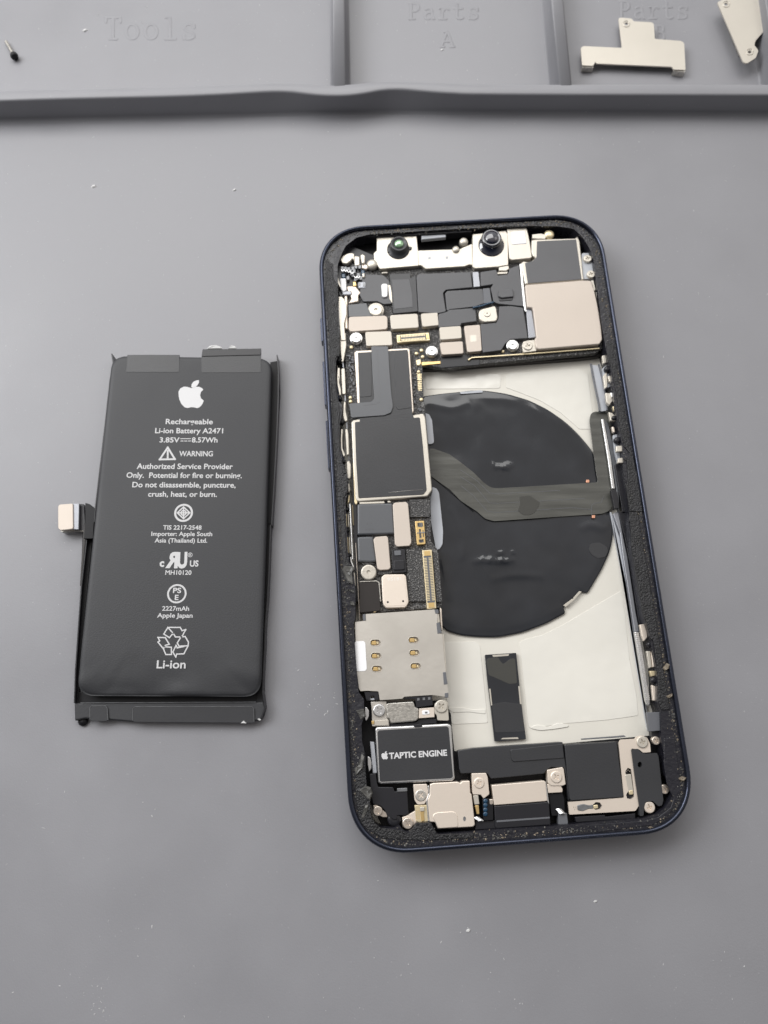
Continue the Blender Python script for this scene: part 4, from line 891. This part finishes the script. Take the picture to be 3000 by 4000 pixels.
bs('gold_contact', 'I', [(870,1028),(915,1030),(908,1100),(915,1170),(885,1172),(875,1100)], 5.0, 'gold', r=6, th=.6)
bs('bracket_tab', 'I', [(868,1026),(915,1028),(912,1070),(872,1072)], 5.15, 'pale', r=4, th=.3)
joinm('plate_dots', [pprism('I', circ((x, y), 5, 8), 4.84, .06) for x in (838, 858) for y in (1065, 1085, 1105, 1125, 1142)], 'gold', bl_)
screw('I', (878, 912), 58, 5.15, 'steel', bl_, rot=.9)
bs('bracket_edge', 'I', [(945,815),(960,815),(972,900),(945,950),(962,1172),(948,1172),(930,960),(955,890)], 5.05, 'silver', r=3, th=1)

# ---- bottom middle: charging port and cover bar
bm_ = empty('charging_port', P('J', (340, 470), 3), parent=phone)
def ps(name, f, p, z, m, r=7, th=1.6, bev=.1, par=None): return slab(name, f, p, z, th, m, par or bm_, r, bev)
bar = slab('black_cover_bar', 's', [(1788,2932),(1850,2922),(2198,2898),(2206,2962),(2222,3060),(2224,3130),(2208,3020),(2202,2998),(2154,2997),(2138,3005),(2126,3022),(1918,3042),(1906,3024),(1896,3018),(1800,3022),(1795,3005)], 4.8, 2.6, 'tape', phone, r=5, bev=.12)
slab('raised_panel', 'J', [(265,145),(640,102),(652,205),(290,232),(275,222)], 5.0, .3, 'tape', bar, r=8, bev=.1)
ps('bracket_plate', 'I', [(1385,692),(1528,688),(1545,730),(1562,900),(1505,945),(1475,905),(1400,905),(1392,880)], 5.1, 'cream', r=6)
ps('bracket_plate', 'J', [(530,290),(640,270),(650,285),(664,395),(640,405),(560,405),(535,385)], 5.1, 'cream', r=5)
ps('bracket_plate', 'J', [(530,390),(630,405),(642,430),(640,452),(538,458)], 4.9, 'cream', r=5)
screw('J', (40, 385), 38, 5.3, 'cream', bm_, rot=.5); screw('J', (597, 342), 42, 5.3, 'cream', bm_, rot=.6)
ps('port_shell', 'J', [(130,400),(505,367),(518,375),(532,512),(520,516),(148,545),(140,480)], 5.1, 'cream', r=4, th=2.4, bev=.12)
ps('port_shell_edge', 'J', [(510,370),(524,378),(545,540),(532,520)], 5.0, 'silver', r=2)
pb = ps('port_body', 'J', [(148,548),(532,518),(545,530),(556,688),(165,716),(155,700)], 4.9, 'blk', r=5, th=2.4, bev=.2)
ps('port_groove', 'J', [(165,655),(548,628),(549,640),(166,668)], 4.96, 'greyp', r=2, th=.1, bev=.03, par=pb)
ps('metal_tab', 'I', [(1400,912),(1450,908),(1462,1000),(1415,1005)], 5.0, 'pale')
ps('gold_contact', 'I', [(1418,1012),(1456,1010),(1462,1098),(1436,1100)], 4.9, 'gold')
cb = ps('pin_block', 'I', [(1490,945),(1552,938),(1600,1000),(1602,1160),(1505,1166)], 4.9, 'dark', r=10)
for y in (968, 1010, 1055, 1098):
    q = P('I', (1523, y), 5.1); lathe('blue_pin', q, [(.42, 4.8), (.42, 4.98), (.3, 5.08), (.1, 5.1)], 'blue', cb, n=14)
ps('metal_tab', 'I', [(1562,950),(1598,948),(1600,1000),(1565,1005)], 4.95, 'screwm')
for f, c in (('I', (1450, 1150)), ('J', (625, 590))):
    prt = []
    for i in range(5):
        w = P(f, (c[0]+i*(9 if f == 'I' else 6)-12, c[1]+i*(7 if f == 'I' else 7)-14), 4.9)
        prt.append(tube(None, [w+Vector((-.45, 0, 0)), w+Vector((0, .12, .2)), w+Vector((.45, 0, 0))], .16, None, None))
    joinm('coil_spring', prt, 'silver', bm_)
ps('black_block', 'J', [(540,462),(640,455),(655,500),(658,620),(562,622)], 4.4, 'dark')
ps('black_block', 'J', [(610,600),(672,600),(682,680),(612,686)], 4.6, 'greyp')
ps('black_block', 'I', [(1430,1170),(1640,1160),(1660,1240),(1420,1255)], 4.4, 'blk')
# ---- speaker
spk = empty('loudspeaker', P('J', (900, 320), 3), parent=phone)
def ss(name, f, p, z, m, r=7, th=1.6, bev=.1, par=None, label=None): return slab(name, f, p, z, th, m, par or spk, r, bev, label)
hl1 = [(1092,300),(1110,275),(1135,285),(1140,320),(1155,450),(1155,485),(1135,502),(1105,495),(1098,470),(1115,440)]
plate_px('speaker_bracket', 'J', [(1044,98),(1060,72),(1165,66),(1172,50),(1215,42),(1250,60),(1270,100),(1276,162),(1220,166),(1192,142),(1136,136),(1160,330),(1192,545),(1165,585),(690,612),(680,522),(1082,490)], [hl1, [(855,545),(880,522),(910,525),(926,548),(912,572),(880,578),(858,565)]], 5.0, .5, 'cream', spk, r=7)
ss('speaker_body', 'J', [(660,105),(1040,85),(1180,500),(1180,580),(700,600)], 4.45, 'blk', r=5, th=2.4)
ss('speaker_cover', 'J', [(656,112),(1020,88),(1030,98),(1080,478),(1068,486),(705,510),(692,500)], 5.2, 'tape', r=6, th=.9, bev=.08)
ss('leaf_spring', 'J', [(1090,325),(1135,320),(1155,465),(1122,470)], 5.1, 'pale', th=.4)
ss('leaf_spring', 'J', [(745,545),(790,535),(830,545),(860,540),(862,570),(830,570),(785,588),(750,582)], 5.12, 'cap', th=.3)
ss('gold_contact', 'J', [(1118,440),(1148,435),(1150,468),(1122,470)], 5.16, 'goldl', th=.3)
ss('gold_contact', 'J', [(862,545),(895,540),(898,568),(866,572)], 5.16, 'goldl', th=.3)
joinm('bracket_dots', [pprism('J', circ(c, 4, 8), 5.03, .06) for c in ((1098,300),(1112,292),(1125,300),(720,560),(735,560),(728,575),(745,570))], 'screwm', spk)
plate_px('black_cover', 'J', [(1136,142),(1185,138),(1205,165),(1240,174),(1320,168),(1332,200),(1366,508),(1356,545),(1332,552),(1292,515),(1240,520),(1226,560),(1224,620),(1196,622),(1192,545),(1160,330)], [circ((1197, 252), 16, 18, 21)], 5.3, 1.0, 'tape', spk, r=6)
ss('black_block', 'J', [(730,628),(945,614),(950,628),(1165,602),(1165,640),(740,668)], 4.6, 'blk', r=4)
ss('grey_cable', 'J', [(775,65),(1040,45),(1085,40),(1098,52),(1060,56),(780,74)], 4.0, 'greyp', r=3, th=.5)
for c, r_, z, m in (((1217, 90), 41, 5.35, 'pale'), ((1315, 80), 30, 5.2, 'screwm'), ((1376, 430), 34, 5.0, 'screwm'), ((1268, 560), 41, 5.2, 'cream')): screw('J', c, r_, z, m, spk, rot=random.random())
ss('plastic_post', 'L', [(600,2090),(720,2080),(740,2212),(610,2212)], 4.4, 'blk')

# ================================================================== BATTERY
ZT = 3.7
bat = empty('battery', P('s', (680, 2100), 0), 'black pouch battery with white printed text, lying left of the open phone', 'battery')
def qd(u, v, z):   # u across, v down the cell outline
    tl, tr, br, bl2 = [P('s', p, 3.2) for p in ((438, 1390), (1064, 1400), (1018, 2722), (298, 2718))]
    p = tl*(1-u)*(1-v)+tr*u*(1-v)+br*u*v+bl2*(1-u)*v; return Vector((p.x, p.y, z))
base = rnd([tuple(qd(u, v, 0)[:2]) for u, v in ((0, 0), (1, 0), (1, 1), (0, 1))], 3.4, 8)
# refine long sides
fine = []
for i in range(len(base)):
    a, b = Vector(base[i]), Vector(base[(i+1) % len(base)]); n = max(1, int((b-a).length/1.2))
    for j in range(n): fine.append(tuple(a+(b-a)*j/n))
rings = [(.7, .25), (.5, .7), (.25, 1.4), (.06, 2.2), (0, 2.9), (.1, 3.3), (.3, 3.55), (.6, 3.66), (1.2, 3.69), (2.2, ZT), (4, ZT), (5.5, ZT), (7.5, ZT), (10, ZT), (13, ZT)]
ctr = sum((Vector(p) for p in fine), Vector((0, 0)))/len(fine)
ax_ = (Vector(qd(.5, 0, 0)[:2])-Vector(qd(.5, 1, 0)[:2])).normalized(); ay_ = Vector((ax_.y, -ax_.x))
hl = max(abs((Vector(p)-ctr).dot(ax_)) for p in fine); hw = max(abs((Vector(p)-ctr).dot(ay_)) for p in fine)
def boxin(ps, d):
    out = []
    for p in ps:
        v = Vector(p)-ctr; out.append(tuple(ctr+ax_*v.dot(ax_)*(hl-d)/hl+ay_*v.dot(ay_)*(hw-d)/hw))
    return out
vs, fs = [], []; n = len(fine); yb = min(p[1] for p in fine)
for k, (d, z) in enumerate(rings):
    for p in boxin(fine, d):
        dz = 0
        if z > 2.9:
            t = max(0, 1-(p[1]-yb)/9)
            dz = .55*t*(noise.noise(Vector((p[0]*.13, p[1]*.3, 0))))-.5*t*t + .22*t*noise.noise(Vector((p[0]*.5, p[1]*.6, 3)))
        vs.append((p[0], p[1], z+dz))
for k in range(len(rings)-1):
    for i in range(n): j = (i+1) % n; fs.append((k*n+i, k*n+j, (k+1)*n+j, (k+1)*n+i))
fs += [tuple(range((len(rings)-1)*n, len(rings)*n)), tuple(range(n))[::-1]]
cell = meshobj('cell', vs, fs, 'pouch', bat, smooth=True)
def bb(name, f, p, z, th, m, r=4, bev=.06, par=None, label=None): return slab(name, f, p, z, th, m, par or bat, r, bev, label)
def fin(name, f, pts, z0, z1, wd, m='tape'):
    """thin upright flap following a line; pts traced at its top"""
    q = [P(f, p, z1) for p in pts]; L, Rr = [], []
    for i, p in enumerate(q):
        t = (q[min(i+1, len(q)-1)]-q[max(i-1, 0)]); t.z = 0; t.normalize(); nn = Vector((-t.y, t.x, 0))*wd/2
        L.append((p+nn)[:2]); Rr.append((p-nn)[:2])
    ring = L+Rr[::-1]; v, f2 = prism(ring, z0, z1); return meshobj(name, v, f2, m, bat)
fin('side_flap', 'M', [(1540,150),(1550,260),(1548,450),(1538,700),(1522,1000),(1503,1310)], .1, 2.4, .22, 'blk')
fin('side_flap', 'N', [(1496,0),(1486,300),(1476,500),(1460,700),(1456,850),(1447,1000),(1443,1140),(1458,1240),(1432,1320)], .1, 2.2, .22, 'blk')
fin('side_flap', 'M', [(412,142),(422,200),(400,330),(370,600),(335,900),(300,1200),(292,1290)], .1, 2.6, .22, 'blk')
fin('side_flap', 'N', [(248,30),(232,180),(205,420),(188,660),(165,1000),(158,1215)], .1, 2.0, .22, 'blk')
bb('black_gutter', 'M', [(1495,200),(1550,190),(1560,400),(1545,700),(1530,1000),(1512,1310),(1470,1310)], 1.2, 1.1, 'dark')
bb('black_gutter', 'N', [(1470,-10),(1505,-10),(1480,500),(1462,700),(1455,1000),(1450,1210),(1400,1215),(1425,900)], 1.2, 1.1, 'dark')
bb('black_gutter', 'N', [(215,0),(290,0),(240,500),(205,900),(185,1180),(160,1215),(165,1000),(200,420)], 1.0, .9, 'dark')
bb('bottom_flange', 'N', [(156,1215),(400,1212),(900,1212),(1400,1210),(1448,1205),(1462,1245),(1450,1300),(1430,1332),(1385,1340),(560,1345),(390,1330),(230,1322),(160,1338)], 1.5, 1.4, 'pouch', r=10, bev=.3)
bb('black_gutter', 'N', [(165,1140),(1450,1140),(1448,1216),(158,1220)], .9, .8, 'dark')
bb('tape_tab', 'N', [(262,1245),(275,1233),(370,1233),(382,1248),(388,1330),(375,1340),(290,1340),(264,1336)], 1.75, .2, 'tape', r=8, bev=.06)
bb('tape_tab', 'N', [(555,1255),(570,1240),(1368,1238),(1382,1250),(1385,1345),(1375,1352),(565,1346),(555,1335)], 1.75, .2, 'tape', r=8, bev=.06)
joinm('tape_edge', [tube(None, [P('N', p, 1.78) for p in l], .045, None, None, n=6) for l in ([(264,1330),(263,1248),(275,1235),(370,1234),(382,1250),(388,1332)], [(555,1335),(556,1254),(572,1240),(1368,1239),(1382,1252),(1384,1345)], [(200,1214),(700,1212),(1395,1209)])], 'cap', bat)
bb('tape_tab', 'M', [(520,150),(875,150),(872,268),(512,268)], ZT+.05, .3, 'tape', r=3, bev=.02)
bb('tape_tab', 'M', [(1032,115),(1432,107),(1430,270),(1025,272),(1025,160)], ZT+.05, .3, 'tape', r=3, bev=.02)
bb('tape_tab', 'M', [(1032,112),(1432,107),(1430,150),(1028,160)], ZT+.2, .3, 'blk', r=3, bev=.05)
pieces('frayed_tape', [torn('M', [(1060,112),(1080,88),(1120,82),(1160,95),(1170,110)], 3.3, h=.3), torn('M', [(1205,110),(1225,85),(1255,90),(1268,110)], 3.3, h=.3)], 'lint', bat)
pieces('torn_film', [torn('N', [(1292,1355),(1312,1335),(1335,1355)], 1.8, h=.2), torn('N', [(1405,1325),(1420,1318),(1435,1330),(1420,1338)], 1.5, h=.2)], 'lint', bat)
lathe('glue_drop', P('N', (212, 1338), .8), [(.9, .0), (1., .4), (.7, .8), (.2, 1.)], 'dark', bat)
# connector tail
ct = empty('connector_tail', P('M', (150, 1230), 0), parent=bat)
slab('flex_riser', 'M', [(232,1160),(262,1168),(300,1200),(290,1310),(285,1404),(222,1404),(232,1290)], 2.6, 2.4, 'dark', ct, r=4)
slab('flex_riser', 'M', [(188,1166),(222,1168),(232,1290),(222,1350),(190,1345)], 1.8, 1.6, 'blk', ct, r=4)
slab('connector_back', 'M', [(148,1164),(190,1166),(186,1342),(146,1340)], 2.6, .6, 'flexl', ct, r=4)
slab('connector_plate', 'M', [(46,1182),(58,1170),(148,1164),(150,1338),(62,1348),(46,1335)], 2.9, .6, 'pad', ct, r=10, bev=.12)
slab('connector_foot', 'M', [(60,1350),(150,1340),(220,1344),(222,1356),(150,1352),(70,1360)], 1.6, 1.2, 'grain', ct, r=4)
slab('tail_strip', 'N', [(222,-10),(245,-10),(215,300),(205,420),(195,415),(205,250)], 1.8, 1.6, 'brown', ct, r=2)
# printing
ZI = ZT+.012
LN = [('M', 'Rechargeable', 780, 1102, 622, 35), ('M', 'Li-ion Battery A2471', 708, 1172, 684, 35), ('M', '3.85V', 738, 874, 747, 34), ('M', '8.57Wh', 958, 1134, 747, 34), ('M', 'WARNING', 872, 1102, 841, 35),
 ('M', 'Authorized Service Provider', 583, 1238, 927, 36), ('M', 'Only.  Potential for fire or burning.', 512, 1300, 988, 36), ('M', 'Do not disassemble, puncture,', 552, 1258, 1053, 36), ('M', 'crush, heat, or burn.', 660, 1130, 1117, 36),
 ('N', 'TIS 2217-2548', 762, 1025, 32, 29), ('N', 'Importer: Apple South', 682, 1098, 75, 29), ('N', 'Asia (Thailand) Ltd.', 705, 1064, 120, 29), ('N', 'MH10120', 778, 956, 340, 30), ('N', '2227mAh', 756, 940, 585, 30), ('N', 'Apple Japan', 722, 964, 632, 30), ('N', 'Li-ion', 718, 916, 978, 56)]
for f, s_, xa, xb, y, cp in LN:
    text('printed_text', s_, f, (xa, y), (xb, y+(xb-xa)*.004), cp, ZI, 'ink', cell, bold=.018)
joinm('direct_current_mark', strokes('M', [[(884,722),(950,722)], [(884,738),(900,738)], [(910,738),(925,738)], [(935,738),(950,738)]], .16, ZI), 'ink', cell)
joinm('logo', [pprism('M', q, ZI+.01, .02, 3) for q in (APPLE, LEAF)], 'iteng', cell)
joinm('warning_symbol', strokes('M', [[(795,782),(844,862),(740,864),(795,782)], [(795,806),(795,835)], [(795,848),(795,850)]], .38, ZI), 'ink', cell)
joinm('certification_mark', [ringstroke('M', (903, 1228), 57, .42, ZI), ringstroke('M', (903, 1228), 17, .26, ZI+.003)]+strokes('M', [[(903,1188),(946,1228),(903,1268),(860,1228),(903,1188)], [(903,1195),(903,1260)], [(868,1228),(938,1228)]], .26, ZI), 'ink', cell)
rv = text('certification_mark', 'R', 'N', (778,288), (862,290), 100, ZI, 'ink', cell, bold=.05, mirror=True, shear=0)
text('certification_mark', 'U', 'N', (858,291), (926,289), 100, ZI+.004, 'ink', cell, bold=.05, shear=0)
text('certification_mark', 'c', 'N', (738,284), (770,284), 50, ZI, 'ink', cell, bold=.04); text('certification_mark', 'US', 'N', (945,284), (1004,283), 40, ZI, 'ink', cell, bold=.03)
joinm('registered_mark', [ringstroke('N', (948, 205), 14, .1, ZI)]+strokes('N', [[(944,212),(944,198),(951,199),(951,205),(944,205),(952,212)]], .08, ZI), 'ink', cell)
joinm('certification_mark', [ringstroke('N', (857, 470), 60, .36, ZI)], 'ink', cell)
text('certification_mark', 'PS', 'N', (830,464), (886,464), 34, ZI, 'ink', cell, bold=.025); text('certification_mark', 'E', 'N', (842,512), (868,512), 34, ZI, 'ink', cell, bold=.025)
RC = [[(768,745),(796,700),(832,740),(806,770),(768,745)], [(796,700),(880,700),(893,722),(918,715),(890,765),(848,765),(832,740)], [(728,768),(778,770),(806,815),(780,822),(765,845),(728,800),(740,792),(728,768)], [(765,845),(782,885),(820,885),(820,835),(772,832)],
      [(860,806),(885,765),(914,762),(936,800),(934,825),(872,828),(860,806)], [(934,825),(905,880),(856,882),(850,902),(830,868),(852,822),(860,840),(905,830)]]
joinm('recycling_symbol', strokes('N', RC, .24, ZI), 'ink', cell)

# ================================================================== LOOSE PIECES IN THE TRAY
GRP = 'metal cover plates lying in the parts tray'
def bracket(pts, holes, z, label, tilt=0):
    c = P('Q', pts[0], 0); root = empty('cover_plate', P('Q', (sum(p[0] for p in pts)/len(pts), sum(p[1] for p in pts)/len(pts)), 0), label, 'metal plate', GRP)
    plate_px('plate_body', 'Q', pts, [circ(h, 8, 14, 6) for h in holes], z, .35, 'pale', root, r=6)
    for h in holes:
        q = [P('Q', p, z+.02) for p in circ(h, 15, 18, 13)]; tube('hole_rim', q+[q[0]], .12, 'pale', root, n=6)
    return root
b1 = bracket([(1013,80),(1022,76),(1070,80),(1078,92),(1155,96),(1166,104),(1170,168),(1285,177),(1297,186),(1303,302),(1250,300),(1245,288),(918,274),(912,266),(905,284),(856,282),(850,206),(862,199),(1028,207)], [(1047, 103)], 1.9, 'pale T-shaped metal plate lying flat over the Parts B lettering')
slab('folded_foot', 'Q', [(856,283),(905,285),(905,292),(858,291)], 1.6, 1.5, 'grain', b1, r=1, bev=.03)
slab('folded_foot', 'Q', [(1250,300),(1303,303),(1300,312),(1252,307)], 1.6, 1.5, 'grain', b1, r=1, bev=.03)
b2 = bracket([(1440,10),(1475,-8),(1560,-40),(1760,-90),(1740,20),(1659,115),(1605,175),(1600,195),(1618,218),(1606,250),(1568,274),(1552,268)], [(1478, 18), (1580, 224)], 3.4, 'slanting metal plate at the top right corner, cut by the photo edge')
slab('folded_foot', 'Q', [(1500,60),(1520,60),(1570,200),(1555,200)], 3.1, 3.0, 'grain', b2, r=1, bev=.03)
sk = empty('loose_screw', P('O', (50, 215), 0), 'tiny black screw lying alone in the Tools compartment', 'screw')
a, b = P('O', (24, 176), .5), P('O', (56, 232), .9)
pts = [a+(b-a)*i/24 for i in range(25)]
vs, fs = [], []; n = 10; ax = (b-a).normalized(); s1_ = ax.cross(Vector((0, 0, 1))).normalized(); u1 = s1_.cross(ax)
def screwbar(a, b, rad, name, m):
    vs, fs = [], []; k = len(rad)
    for i, r in enumerate(rad):
        p = a+(b-a)*i/(k-1)
        for j in range(n): t = 2*math.pi*j/n; vs.append(p+s1_*r*math.cos(t)+u1*r*math.sin(t))
    for i in range(k-1):
        for j in range(n): l = (j+1) % n; fs.append((i*n+j, i*n+l, (i+1)*n+l, (i+1)*n+j))
    fs += [tuple(range(n)), tuple(range((k-1)*n, k*n))]
    meshobj(name, vs, fs, m, sk, smooth=True)
screwbar(a, b, [.15]+[.42 if i % 2 else .32 for i in range(20)], 'shaft', 'grain')
screwbar(b, b+ax*1.5, [.5, .85, .95, .95, .8], 'screw_head', 'dark')

# ================================================================== DUST
R = random.Random(11); parts = []
def fleck(x, y, r, el=1., a=0.):
    v, f = [], []; m = 6
    if el > 4: r *= .55
    for k, (s, z) in enumerate(((1, .01), (.55, r*.5+.02))):
        for i in range(m):
            t = 2*math.pi*i/m; q = r*s*R.uniform(.6, 1.2); dx, dy = q*el*math.cos(t), q*math.sin(t)
            v.append((x+dx*math.cos(a)-dy*math.sin(a), y+dx*math.sin(a)+dy*math.cos(a), z))
    for i in range(m): f.append((i, (i+1) % m, m+(i+1) % m, m+i))
    f.append(tuple(range(m, 2*m))); return v, f
for i in range(900):
    x, y = R.uniform(-95, 95), R.uniform(-65, 185)
    c, s = math.cos(PA), math.sin(PA); lx_, ly_ = c*(x-PX)+s*(y-PY), -s*(x-PX)+c*(y-PY)
    if abs(lx_) < 33 and abs(ly_) < 67: continue
    parts.append(fleck(x, y, R.choice((.03, .035, .04, .05, .06, .09)), R.choice((1., 1.5, 2.5, 5., 9.)), R.uniform(0, 3.14)))
for (cx, cy, sp, nn) in ((1005, 1900, 60, 0), (385, 3900, 45, 26), (1830, 3640, 25, 5), (2030, 3925, 22, 6), (2850, 3780, 40, 7), (1240, 2730, 45, 26), (540, 3670, 30, 5), (1560, 3730, 40, 4)):
    for i in range(nn):
        p = P('s', (cx+R.gauss(0, sp), cy+R.gauss(0, sp)), 0); parts.append(fleck(p.x, p.y, R.choice((.035, .05, .06, .09)), R.uniform(1, 4), R.uniform(0, 3)))
for x, y, r in ((332,120,.5),(366,728,.5),(915,742,.4),(2326,3520,.25),(1830,3635,.3),(1727,195,.35),(400,2700,.2)):
    p = P('s', (x, y), 0); parts.append(fleck(p.x, p.y, r, 1.6, .3))
d = joinm('dust', parts, 'lint', None); d['kind'] = 'stuff'
